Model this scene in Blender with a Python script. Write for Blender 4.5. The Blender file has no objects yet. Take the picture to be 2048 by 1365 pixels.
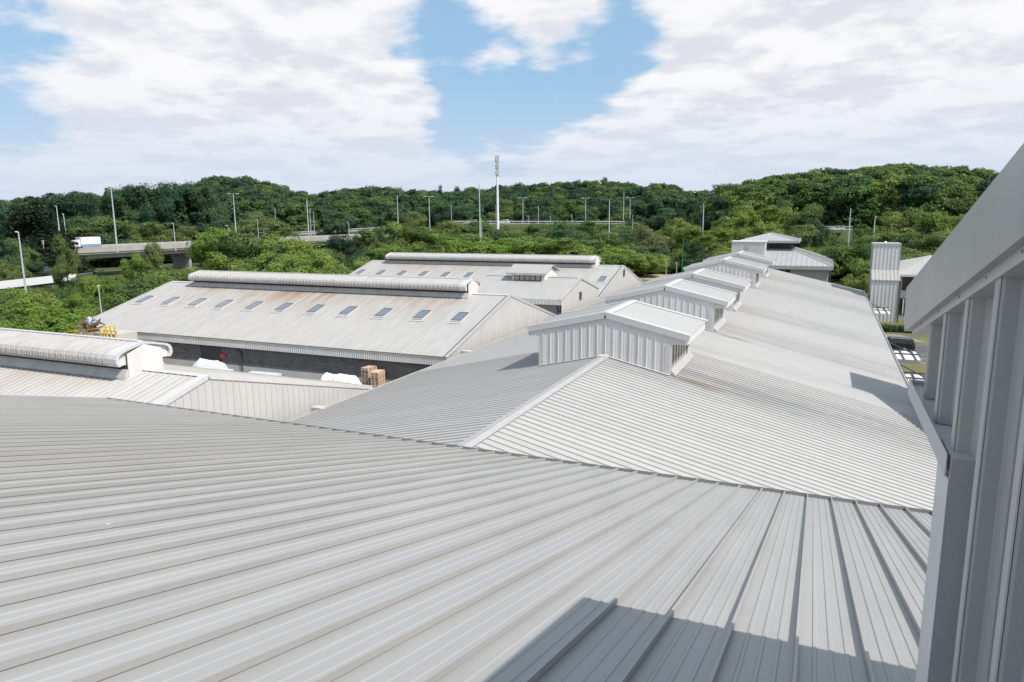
import bpy, math, random
import numpy as np
from mathutils import Matrix, Vector
random.seed(7); rng = np.random.default_rng(7)
sc = bpy.context.scene
col = sc.collection

# ---------------------------------------------------------------- camera, light, sky
FPX, YAW, PIT, ROL = 1417.92, -0.41396599, 0.17527173, -0.00793131   # focal length in px of a 2048 px wide frame
def cam_axes():
    cy, sy, cp, sp, cr, sr = math.cos(YAW), math.sin(YAW), math.cos(PIT), math.sin(PIT), math.cos(ROL), math.sin(ROL)
    r = np.array([cy, -sy, 0]); f = np.array([sy*cp, cy*cp, -sp]); u = np.array([sy*sp, cy*sp, cp])
    return cr*r + sr*u, -sr*r + cr*u, f
CR, CU, CF = cam_axes()
cam_d = bpy.data.cameras.new('camera'); cam = bpy.data.objects.new('camera', cam_d); col.objects.link(cam)
cam_d.sensor_width = 36.0; cam_d.lens = FPX/2048*36; cam_d.clip_start = 0.05; cam_d.clip_end = 6000
M = Matrix.Identity(4)
for i in range(3):
    M[i][0] = CR[i]; M[i][1] = CU[i]; M[i][2] = -CF[i]
cam.matrix_world = M
sc.camera = cam

SUN = np.array([0.78, -0.20, 1.0]); SUN /= np.linalg.norm(SUN)
sun_d = bpy.data.lights.new('sun', 'SUN'); sun = bpy.data.objects.new('sun', sun_d); col.objects.link(sun)
sun_d.energy = 4.9; sun_d.angle = math.radians(0.53); sun_d.color = (1.0, 0.94, 0.86)
sun.rotation_euler = Vector(SUN).to_track_quat('Z', 'Y').to_euler()
sc.view_settings.view_transform = 'Standard'
try: sc.view_settings.look = 'None'
except Exception: pass
sc.view_settings.exposure = 0.12
sc.view_settings.gamma = 1.0
sc.view_settings.use_curve_mapping = False

def ray(px, py):
    return CF + CR*(px-1024)/FPX - CU*(py-682.5)/FPX
def at_z(px, py, z): d = ray(px, py); return d*z/d[2]
def at_y(px, py, y): d = ray(px, py); return d*y/d[1]
def at_r(px, py, R): d = ray(px, py); return d*R/math.hypot(d[0], d[1])

def make_world():
    w = bpy.data.worlds.new('World'); sc.world = w; w.use_nodes = True
    nt = w.node_tree; N = nt.nodes; L = nt.links; N.clear()
    def new(t, **k):
        n = N.new(t)
        for a, b in k.items(): setattr(n, a, b)
        return n
    def mth(op, a, b=None, c=None):
        n = new('ShaderNodeMath', operation=op)
        for i, v in enumerate((a, b, c)):
            if v is None: continue
            if isinstance(v, (int, float)): n.inputs[i].default_value = v
            else: L.new(v, n.inputs[i])
        return n.outputs[0]
    out = new('ShaderNodeOutputWorld'); bg = new('ShaderNodeBackground'); bg.inputs['Strength'].default_value = 0.10
    sky = new('ShaderNodeTexSky'); sky.sky_type = 'NISHITA'; sky.sun_disc = False
    sky.sun_elevation = math.asin(SUN[2]); sky.sun_rotation = math.atan2(SUN[0], SUN[1])
    sky.altitude = 50; sky.air_density = 1.0; sky.dust_density = 1.6; sky.ozone_density = 1.0
    tc = new('ShaderNodeTexCoord'); g = tc.outputs['Generated']
    sp = new('ShaderNodeSeparateXYZ'); L.new(g, sp.inputs[0])
    zc = mth('MAXIMUM', sp.outputs[2], 0.0)
    den = mth('ADD', mth('MULTIPLY', zc, 0.85), 0.15)
    cx = mth('DIVIDE', sp.outputs[0], den); cy = mth('DIVIDE', sp.outputs[1], den)
    cb = new('ShaderNodeCombineXYZ'); L.new(cx, cb.inputs[0]); L.new(cy, cb.inputs[1])
    def noise(vec, scale, detail, rough, dist=0.0):
        n = new('ShaderNodeTexNoise'); n.inputs['Scale'].default_value = scale; n.inputs['Detail'].default_value = detail
        n.inputs['Roughness'].default_value = rough; n.inputs['Distortion'].default_value = dist; L.new(vec, n.inputs['Vector'])
        return n.outputs[0]
    def mrange(v, a, b, c, d, smooth=True):
        n = new('ShaderNodeMapRange'); n.interpolation_type = 'SMOOTHSTEP' if smooth else 'LINEAR'
        for i, x in enumerate((a, b, c, d)): n.inputs[i+1].default_value = x
        L.new(v, n.inputs[0]); return n.outputs[0]
    n1 = noise(cb.outputs[0], 1.5, 9, 0.56, 0.15)
    n2 = noise(cb.outputs[0], 4.6, 8, 0.6, 0.1)
    upv = new('ShaderNodeVectorMath', operation='SCALE'); L.new(cb.outputs[0], upv.inputs[0]); upv.inputs['Scale'].default_value = 0.945
    n1u = noise(upv.outputs[0], 1.5, 9, 0.56, 0.15); n2u = noise(upv.outputs[0], 4.6, 8, 0.6, 0.1)
    # where the sky is open (negative) and where it is covered (positive): direction, angular radius, weight
    blobs = [(1020,215,9,-.16),(860,60,5,-.12),(1130,140,6,-.16),(820,20,4,-.14),(1270,40,6,-.20),(1215,110,4,-.12),(950,110,4,-.14),(960,190,6,-.10),
             (60,150,5,-.20),(40,40,3,-.05),(840,200,4,-.10),(1340,10,4,-.10),(770,300,4,-.10),(60,280,3,-.08),(30,195,3,-.08),
             (1050,30,5.5,.34),(1150,50,3,.20),(985,128,1.8,.16),(780,100,5,.22),(880,150,3,.16),(600,90,10,.14),(300,60,12,.14),(250,210,12,.12),(650,270,9,.10),(1000,290,7,.14),
             (1600,110,14,.18),(1850,60,12,.16),(1550,260,14,.14),(1300,130,5,.14),(500,200,8,.10),(1250,180,5,.08),(880,310,5,.12),(1060,320,4,.10),(900,235,3,-.08),(1000,255,4,-.10),(740,335,6,.12),(1180,270,5,.10),(420,300,10,.08)]
    acc = None
    for px, py, rad, wgt in blobs:
        d = ray(px, py); d = d/np.linalg.norm(d)
        dn = new('ShaderNodeVectorMath', operation='DOT_PRODUCT'); L.new(g, dn.inputs[0]); dn.inputs[1].default_value = tuple(d)
        m = mrange(dn.outputs['Value'], math.cos(math.radians(rad*1.35)), math.cos(math.radians(rad*0.25)), 0.0, wgt)
        acc = m if acc is None else mth('ADD', acc, m)
    s = mth('ADD', n1, acc)
    s = mth('ADD', s, mth('MULTIPLY', mth('SUBTRACT', n2, 0.5), 0.34))
    dens = mrange(s, 0.42, 0.64, 0.0, 1.0)
    thick = mrange(s, 0.62, 1.0, 0.0, 1.0)
    # undersides: where the cloud overhead is denser than here, less light comes through
    dif = mth('ADD', mth('SUBTRACT', n1u, n1), mth('MULTIPLY', mth('SUBTRACT', n2u, n2), 0.40))
    n3 = noise(cb.outputs[0], 2.6, 6, 0.55, 0.2)
    shade = mth('MULTIPLY', mrange(mth('ADD', dif, mth('MULTIPLY', mth('SUBTRACT', n3, .5), .55)), -0.10, 0.15, 0.0, 1.0), mrange(dens, .45, 1.0, .25, 1.0))
    mixc = new('ShaderNodeMix', data_type='RGBA'); L.new(shade, mixc.inputs[0])
    mixc.inputs[6].default_value = (8.75, 8.75, 8.95, 1); mixc.inputs[7].default_value = (6.8, 6.95, 7.65, 1)
    # open sky: the physical sky, a little thin high cloud
    lift = new('ShaderNodeMix', data_type='RGBA'); lift.inputs[0].default_value = 0.62
    L.new(sky.outputs[0], lift.inputs[6]); lift.inputs[7].default_value = (3.7, 6.3, 8.8, 1)
    m1 = new('ShaderNodeMix', data_type='RGBA'); L.new(dens, m1.inputs[0]); L.new(lift.outputs[2], m1.inputs[6]); L.new(mixc.outputs[2], m1.inputs[7])
    hz = mrange(sp.outputs[2], 0.0, 0.19, 0.92, 0.0)
    m2 = new('ShaderNodeMix', data_type='RGBA'); L.new(hz, m2.inputs[0]); L.new(m1.outputs[2], m2.inputs[6]); m2.inputs[7].default_value = (5.9, 6.7, 8.1, 1)
    L.new(m2.outputs[2], bg.inputs[0]); L.new(bg.outputs[0], out.inputs[0])
make_world()

# ---------------------------------------------------------------- materials
MAT = {}
def mat(name, base, rough=0.6, metal=0.0, var=0.12, scale=(1, 1, 1), nscale=1.0, dirt=None, dirt_amt=0.0, dirt_scale=(1, 1, 1), bump=0.0, bscale=20.0, objrand=0.0, spec=0.5, coords='Position'):
    m = bpy.data.materials.new(name); m.use_nodes = True; nt = m.node_tree; N = nt.nodes; L = nt.links
    b = N['Principled BSDF']; b.inputs['Roughness'].default_value = rough; b.inputs['Metallic'].default_value = metal
    b.inputs['Specular IOR Level'].default_value = spec
    if coords == 'Position': v = N.new('ShaderNodeNewGeometry').outputs['Position']
    else: v = N.new('ShaderNodeTexCoord').outputs['Object']
    def noise(scl, s, det=6, ro=0.6):
        mp = N.new('ShaderNodeMapping'); mp.inputs['Scale'].default_value = scl; L.new(v, mp.inputs[0])
        n = N.new('ShaderNodeTexNoise'); n.inputs['Scale'].default_value = s; n.inputs['Detail'].default_value = det; n.inputs['Roughness'].default_value = ro
        L.new(mp.outputs[0], n.inputs['Vector']); return n.outputs[0]
    n = noise(scale, nscale)
    ramp = N.new('ShaderNodeMapRange'); ramp.inputs[1].default_value = 0.3; ramp.inputs[2].default_value = 0.7
    ramp.inputs[3].default_value = 1-var; ramp.inputs[4].default_value = 1+var*0.6; L.new(n, ramp.inputs[0])
    val = ramp.outputs[0]
    if objrand:
        oi = N.new('ShaderNodeObjectInfo'); r2 = N.new('ShaderNodeMapRange'); r2.inputs[3].default_value = 1-objrand; r2.inputs[4].default_value = 1+objrand
        L.new(oi.outputs['Random'], r2.inputs[0]); mu = N.new('ShaderNodeMath'); mu.operation = 'MULTIPLY'; L.new(val, mu.inputs[0]); L.new(r2.outputs[0], mu.inputs[1]); val = mu.outputs[0]
    vm = N.new('ShaderNodeVectorMath'); vm.operation = 'SCALE'; vm.inputs[0].default_value = base; L.new(val, vm.inputs['Scale'])
    c = vm.outputs[0]
    if dirt is not None:
        dn = noise(dirt_scale, 1.0, 7, 0.65)
        dr = N.new('ShaderNodeMapRange'); dr.inputs[1].default_value = 0.48; dr.inputs[2].default_value = 0.74; dr.inputs[4].default_value = dirt_amt; L.new(dn, dr.inputs[0])
        mx = N.new('ShaderNodeMix'); mx.data_type = 'RGBA'; L.new(dr.outputs[0], mx.inputs[0]); L.new(c, mx.inputs[6]); mx.inputs[7].default_value = (*dirt, 1); c = mx.outputs[2]
    L.new(c, b.inputs['Base Color'])
    if bump:
        bn = noise((1, 1, 1), bscale, 5)
        bp = N.new('ShaderNodeBump'); bp.inputs['Strength'].default_value = bump; bp.inputs['Distance'].default_value = 0.02; L.new(bn, bp.inputs['Height']); L.new(bp.outputs[0], b.inputs['Normal'])
    MAT[name] = m; return m

def specks(name):
    m = MAT[name]; N = m.node_tree.nodes; L = m.node_tree.links; b = N['Principled BSDF']; src = b.inputs['Base Color'].links[0].from_socket
    g = N.new('ShaderNodeNewGeometry').outputs['Position']
    v = N.new('ShaderNodeTexVoronoi'); v.inputs['Scale'].default_value = .75; L.new(g, v.inputs['Vector'])
    r = N.new('ShaderNodeMapRange'); r.inputs[1].default_value = .016; r.inputs[2].default_value = .024; r.inputs[3].default_value = .9; r.inputs[4].default_value = 0; L.new(v.outputs['Distance'], r.inputs[0])
    mx = N.new('ShaderNodeMix'); mx.data_type = 'RGBA'; L.new(r.outputs[0], mx.inputs[0]); L.new(src, mx.inputs[6]); mx.inputs[7].default_value = (.8, .8, .78, 1); L.new(mx.outputs[2], b.inputs['Base Color'])
RUST = (0.30, 0.20, 0.13)
mat('metal_near', (0.328, 0.325, 0.320), 0.42, 0, 0.08, (2.5, 0.25, 1), 1.0, (0.36, 0.365, 0.36), 0.5, (0.9, 0.12, .3), objrand=0.03)
specks('metal_near')
mat('metal_main', (0.415, 0.407, 0.397), 0.5, 0, 0.07, (0.25, 2.5, 1), 1.0, (0.42, 0.40, 0.38), 0.45, (0.10, 0.9, .3), objrand=0.025)
mat('metal_hall', (0.37, 0.365, 0.357), 0.5, 0, 0.08, (2.0, 0.2, 1), 1.0, (0.40, 0.36, 0.32), 0.5, (0.7, 0.09, .3), objrand=0.025)
mat('metal_wall', (0.64, 0.625, 0.615), 0.45, 0, 0.06, (1.2, 1.2, 0.15), 1.0, (0.42, 0.39, 0.36), 0.35, (0.8, 0.8, .12), objrand=0.02)
mat('metal_tower', (0.455, 0.435, 0.415), 0.42, 0, 0.08, (3, 3, 0.4), 1.0, (0.34, 0.33, 0.32), 0.4, (2.0, 2.0, .5), bump=0.08, bscale=60)
mat('metal_far', (0.36, 0.363, 0.375), 0.5, 0, 0.06, (1, 1, .3), 0.6)
mat('trim', (0.53, 0.522, 0.52), 0.42, 0, 0.06, (1, 1, 1), 1.3, (0.45, 0.42, 0.40), 0.3, (.5, .5, .5))
mat('trim_stained', (0.50, 0.48, 0.46), 0.55, 0, 0.12, (1, 1, 1), 1.3, RUST, 0.55, (1.2, 1.2, 1.2))
mat('canopy_metal', (0.43, 0.415, 0.40), 0.5, 0, 0.10, (1.5, 1.0, 1.0), 1.2, (0.34, 0.30, 0.27), 0.7, (1.5, 1.0, 0.8), objrand=0.04)
mat('upstand', (0.17, 0.17, 0.168), 0.6)
mat('painted_sun_strip', (0.50, 0.49, 0.475), 0.9, 0, 0.15, (1, 1, 1), 1.0)  # lighter block colour, holds the sun below the eave shadow
mat('roof_edge', (0.39, 0.385, 0.38), 0.5, 0, 0.08, (1, 1, 1), 1.3)
mat('window_frame', (0.11, 0.115, 0.125), 0.4)
mat('metal_gable', (0.48, 0.47, 0.46), 0.5, 0, 0.06, (1.2, 1.2, 0.15), 1.0, (0.44, 0.39, 0.34), 0.45, (0.8, 0.8, .12), objrand=0.02)
mat('post_bounce_lit', (0.70, 0.68, 0.66), 0.45)  # flashing colour lightened to stand for light bounced off the main roof
mat('metal_bright', (0.49, 0.483, 0.473), 0.45, 0, 0.05, (0.25, 2.5, 1), 1.0)
mat('dark_gap', (0.06, 0.055, 0.05), 0.8)
mat('dark_metal', (0.05, 0.05, 0.055), 0.5)
mat('rusty', (0.22, 0.13, 0.08), 0.8, 0, 0.3, (2, 2, 2), 2.0, (0.4, 0.36, 0.32), 0.5, (3, 3, 3))
mat('glass', (0.15, 0.175, 0.205), 0.08, 0, 0.05, spec=0.9)
mat('glass_dark', (0.02, 0.022, 0.025), 0.08, 0, 0.05, spec=0.7)
mat('glass_pale', (0.36, 0.38, 0.35), 0.2, 0, 0.1)
mat('white_paint', (0.75, 0.76, 0.77), 0.4, 0, 0.04)
mat('white_tarp', (0.72, 0.72, 0.72), 0.55, 0, 0.04, bump=0.3, bscale=3)
mat('blue_sheet', (0.46, 0.54, 0.68), 0.35, 0, 0.08)
mat('wood', (0.60, 0.44, 0.33), 0.8, 0, 0.25, (3, 3, 9), 2.0, objrand=0.12)
mat('brush', (0.16, 0.085, 0.05), 0.9, 0, 0.4, (5, 5, 5), 2.0)
mat('yellow', (0.75, 0.50, 0.04), 0.5)
mat('beige', (0.50, 0.46, 0.40), 0.7, 0, 0.1)
mat('red', (0.42, 0.04, 0.04), 0.5)
mat('concrete', (0.36, 0.34, 0.32), 0.85, 0, 0.15, (1, 1, 1), 0.5, (0.22, 0.21, 0.20), 0.5, (.4, .4, 1.2), bump=0.2)
mat('yard', (0.22, 0.215, 0.20), 0.9, 0, 0.15, (1, 1, 1), 0.3, (0.20, 0.19, 0.18), 0.6, (.3, .3, .3))
mat('asphalt', (0.085, 0.085, 0.088), 0.9, 0, 0.15, (1, 1, 1), 0.4, (0.14, 0.135, 0.13), 0.6, (.25, .25, .25))
mat('lawn', (0.115, 0.125, 0.038), 0.95, 0, 0.25, (1, 1, 1), 0.5, (0.20, 0.16, 0.075), 0.7, (.18, .18, .18), bump=0.5, bscale=8)
mat('sandy', (0.36, 0.30, 0.22), 0.95, 0, 0.15, (1, 1, 1), 0.4)
mat('meadow', (0.065, 0.085, 0.025), 0.95, 0, 0.3, (1, 1, 1), 0.08, (0.13, 0.115, 0.05), 0.6, (.03, .03, .03))
mat('galvanised', (0.50, 0.56, 0.58), 0.4, 0.2, 0.05)
mat('green_paint', (0.03, 0.28, 0.18), 0.5)
mat('bark', (0.10, 0.075, 0.055), 0.9, 0, 0.3, (2, 2, .4), 2.0)
mat('car_black', (0.012, 0.013, 0.016), 0.16, 0, 0.02, spec=0.7)
mat('car_white', (0.75, 0.76, 0.78), 0.25)
mat('car_blue', (0.10, 0.16, 0.30), 0.25)
mat('tyre', (0.02, 0.02, 0.02), 0.8)
mat('alloy', (0.62, 0.63, 0.65), 0.3, 0.2)
mat('tail_red', (0.35, 0.03, 0.03), 0.3)
mat('truck_blue', (0.16, 0.25, 0.48), 0.4)
mat('line_white', (0.72, 0.72, 0.70), 0.7, 0, 0.1)
mat('hedge_soil', (0.05, 0.04, 0.03), 0.95)

def brick_mat():
    m = bpy.data.materials.new('block_wall'); m.use_nodes = True; N = m.node_tree.nodes; L = m.node_tree.links
    b = N['Principled BSDF']; b.inputs['Roughness'].default_value = 0.9
    g = N.new('ShaderNodeNewGeometry'); sp = N.new('ShaderNodeSeparateXYZ'); L.new(g.outputs['Position'], sp.inputs[0])
    cb = N.new('ShaderNodeCombineXYZ'); L.new(sp.outputs[0], cb.inputs[0]); L.new(sp.outputs[2], cb.inputs[1])
    t = N.new('ShaderNodeTexBrick'); L.new(cb.outputs[0], t.inputs['Vector'])
    t.inputs['Color1'].default_value = (.10, .10, .105, 1); t.inputs['Color2'].default_value = (.155, .15, .148, 1); t.inputs['Mortar'].default_value = (.19, .185, .18, 1)  # block colours darkened to carry the shade under the eave
    t.inputs['Scale'].default_value = 1.0; t.inputs['Brick Width'].default_value = 0.45; t.inputs['Row Height'].default_value = 0.22; t.inputs['Mortar Size'].default_value = 0.02
    n = N.new('ShaderNodeTexNoise'); n.inputs['Scale'].default_value = 1.2; n.inputs['Detail'].default_value = 6; L.new(g.outputs['Position'], n.inputs['Vector'])
    mr = N.new('ShaderNodeMapRange'); mr.inputs[3].default_value = 0.65; mr.inputs[4].default_value = 1.35; L.new(n.outputs[0], mr.inputs[0])
    vm = N.new('ShaderNodeVectorMath'); vm.operation = 'SCALE'; L.new(t.outputs[0], vm.inputs[0]); L.new(mr.outputs[0], vm.inputs['Scale'])
    L.new(vm.outputs[0], b.inputs['Base Color'])
    bp = N.new('ShaderNodeBump'); bp.inputs['Strength'].default_value = .6; bp.inputs['Distance'].default_value = 0.02; L.new(t.outputs['Fac'], bp.inputs['Height']); bp.invert = True; L.new(bp.outputs[0], b.inputs['Normal'])
    MAT['block_wall'] = m
brick_mat()

def rust_roof_mat(name, base, ridge_y, x0, x1, amt):
    """sheet metal with brown run-off stains below a ridge vent, streaked down the slope"""
    m = bpy.data.materials.new(name); m.use_nodes = True; N = m.node_tree.nodes; L = m.node_tree.links
    b = N['Principled BSDF']; b.inputs['Roughness'].default_value = 0.5
    g = N.new('ShaderNodeNewGeometry').outputs['Position']; sp = N.new('ShaderNodeSeparateXYZ'); L.new(g, sp.inputs[0])
    def noise(scl, det=6):
        mp = N.new('ShaderNodeMapping'); mp.inputs['Scale'].default_value = scl; L.new(g, mp.inputs[0])
        n = N.new('ShaderNodeTexNoise'); n.inputs['Scale'].default_value = 1; n.inputs['Detail'].default_value = det; n.inputs['Roughness'].default_value = .62; L.new(mp.outputs[0], n.inputs[0]); return n.outputs[0]
    def mr(v, a, b_, c, d):
        n = N.new('ShaderNodeMapRange'); n.interpolation_type = 'SMOOTHSTEP'
        for i, x in enumerate((a, b_, c, d)): n.inputs[i+1].default_value = x
        L.new(v, n.inputs[0]); return n.outputs[0]
    def mul(a, c):
        n = N.new('ShaderNodeMath'); n.operation = 'MULTIPLY'
        for i, x in enumerate((a, c)):
            if isinstance(x, float): n.inputs[i].default_value = x
            else: L.new(x, n.inputs[i])
        return n.outputs[0]
    streak = mr(noise((1.6, .10, .1)), .34, .62, 0, 1); blot = mr(noise((.12, .12, .1), 3), .34, .56, 0.15, 1)
    fall = mr(sp.outputs[1], ridge_y-8.5, ridge_y-1.0, 0, 1)
    inx = mul(mr(sp.outputs[0], x0-1.5, x0+1, 0, 1), mr(sp.outputs[0], x1-1, x1+1.0, 1, 0))
    f = mul(mul(mul(streak, blot), mul(fall, inx)), amt)
    n0 = mr(noise((2.0, .2, 1)), .3, .7, .92, 1.05)
    vm = N.new('ShaderNodeVectorMath'); vm.operation = 'SCALE'; vm.inputs[0].default_value = base; L.new(n0, vm.inputs['Scale'])
    mx = N.new('ShaderNodeMix'); mx.data_type = 'RGBA'; L.new(f, mx.inputs[0]); L.new(vm.outputs[0], mx.inputs[6]); mx.inputs[7].default_value = (.30, .20, .13, 1)
    # thin dirt lines everywhere
    f2 = mul(mr(noise((1.1, .07, .1)), .52, .74, 0, 1), 0.4)
    mx2 = N.new('ShaderNodeMix'); mx2.data_type = 'RGBA'; L.new(f2, mx2.inputs[0]); L.new(mx.outputs[2], mx2.inputs[6]); mx2.inputs[7].default_value = (.36, .33, .30, 1)
    L.new(mx2.outputs[2], b.inputs['Base Color']); MAT[name] = m
rust_roof_mat('roof_skylit', (.40, .39, .375), 64.7, -70, -33, 0.95)
rust_roof_mat('roof_far_hall', (.385, .378, .368), 108.5, -71, -33, 0.5)
rust_roof_mat('roof_left_hall', (.47, .458, .44), 26.2, -64, -33, 0.28)

def main_roof_shade_and_rust():
    m = MAT['metal_main']; N = m.node_tree.nodes; L = m.node_tree.links; b = N['Principled BSDF']
    src = b.inputs['Base Color'].links[0].from_socket
    g = N.new('ShaderNodeNewGeometry').outputs['Position']; sp = N.new('ShaderNodeSeparateXYZ'); L.new(g, sp.inputs[0])
    def mr(v, a, b_, c, d):
        n = N.new('ShaderNodeMapRange'); n.interpolation_type = 'SMOOTHSTEP'
        for i, x in enumerate((a, b_, c, d)): n.inputs[i+1].default_value = x
        L.new(v, n.inputs[0]); return n.outputs[0]
    def op(o, a, c):
        n = N.new('ShaderNodeMath'); n.operation = o
        for i, x in enumerate((a, c)):
            if isinstance(x, (int, float)): n.inputs[i].default_value = x
            else: L.new(x, n.inputs[i])
        return n.outputs[0]
    mp = N.new('ShaderNodeMapping'); mp.inputs['Scale'].default_value = (.11, .9, .1); L.new(g, mp.inputs[0])
    n1 = N.new('ShaderNodeTexNoise'); n1.inputs['Scale'].default_value = 1; n1.inputs['Detail'].default_value = 7; n1.inputs['Roughness'].default_value = .65; L.new(mp.outputs[0], n1.inputs[0])
    st = mr(n1.outputs[0], .36, .66, .25, 1); tot = None
    # grey shade of tilted sheets painted on the slope below each monitor, its width wandering with the noise
    yy = op('ADD', sp.outputs[1], op('MULTIPLY', op('ADD', sp.outputs[0], 7.0), -.10)); yy = op('ADD', yy, op('MULTIPLY', n1.outputs[0], 2.0))
    for y0, w, a in ((39.0, 3.6, .55), (47.5, 1.2, .25), (56.5, 4.0, .45), (69.0, 4.0, .40), (90.0, 4.5, .35), (105.0, 4.5, .3)):
        band = op('MULTIPLY', op('MULTIPLY', mr(yy, y0-w, y0, 0, 1), mr(yy, y0+.3*w, y0+1.5*w, 1, 0)), a); tot = band if tot is None else op('MAXIMUM', tot, band)
    right = mr(sp.outputs[0], -12.0, -9.5, 0, 1)
    f = op('MULTIPLY', op('MULTIPLY', tot, st), right)
    mx = N.new('ShaderNodeMix'); mx.data_type = 'RGBA'; L.new(f, mx.inputs[0]); L.new(src, mx.inputs[6]); mx.inputs[7].default_value = (.17, .168, .165, 1)
    # brown rust spot at the outer foot of each louvre
    c = mx.outputs[2]; tr = None
    for y0 in (37.4, 53.3, 65.4):
        d = N.new('ShaderNodeVectorMath'); d.operation = 'DISTANCE'; mp2 = N.new('ShaderNodeMapping'); mp2.inputs['Scale'].default_value = (.55, 1.0, 0); L.new(g, mp2.inputs[0]); L.new(mp2.outputs[0], d.inputs[0]); d.inputs[1].default_value = (-5.9*.55, y0, 0)
        q = mr(d.outputs['Value'], .15, 1.1, 1, 0); tr = q if tr is None else op('MAXIMUM', tr, q)
    f2 = op('MULTIPLY', op('MULTIPLY', tr, mr(n1.outputs[0], .42, .62, 0, 1)), .8)
    mx2 = N.new('ShaderNodeMix'); mx2.data_type = 'RGBA'; L.new(f2, mx2.inputs[0]); L.new(c, mx2.inputs[6]); mx2.inputs[7].default_value = (.22, .15, .10, 1)
    L.new(mx2.outputs[2], b.inputs['Base Color'])
main_roof_shade_and_rust()

def leaf_mat(name, c, c2, var):
    m = bpy.data.materials.new(name); m.use_nodes = True; N = m.node_tree.nodes; L = m.node_tree.links; N.clear()
    out = N.new('ShaderNodeOutputMaterial'); d = N.new('ShaderNodeBsdfDiffuse'); t = N.new('ShaderNodeBsdfTranslucent'); ms = N.new('ShaderNodeMixShader'); ms.inputs[0].default_value = .36
    gm = N.new('ShaderNodeNewGeometry'); oi = N.new('ShaderNodeObjectInfo')
    mx = N.new('ShaderNodeMix'); mx.data_type = 'RGBA'; L.new(oi.outputs['Random'], mx.inputs[0]); mx.inputs[6].default_value = (*c, 1); mx.inputs[7].default_value = (*c2, 1)
    r = N.new('ShaderNodeMapRange'); r.inputs[3].default_value = 1-var; r.inputs[4].default_value = 1+var; L.new(gm.outputs['Random Per Island'], r.inputs[0])
    vm = N.new('ShaderNodeVectorMath'); vm.operation = 'SCALE'; L.new(mx.outputs[2], vm.inputs[0]); L.new(r.outputs[0], vm.inputs['Scale'])
    L.new(vm.outputs[0], d.inputs[0]); L.new(vm.outputs[0], t.inputs[0]); L.new(d.outputs[0], ms.inputs[1]); L.new(t.outputs[0], ms.inputs[2]); L.new(ms.outputs[0], out.inputs[0])
    MAT[name] = m
leaf_mat('leaf_bright', (.155, .26, .052), (.23, .295, .085), .3)
leaf_mat('leaf_mid', (.092, .17, .055), (.17, .22, .078), .3)
leaf_mat('leaf_dark', (.050, .105, .062), (.092, .155, .074), .3)  # bluish and lightened, so the far wood's haze sits in the leaf colour
leaf_mat('leaf_conifer', (.028, .045, .028), (.038, .052, .032), .35)
leaf_mat('leaf_pale', (.16, .20, .09), (.19, .21, .10), .3)
leaf_mat('leaf_purple', (.085, .06, .05), (.10, .07, .055), .3)

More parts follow.
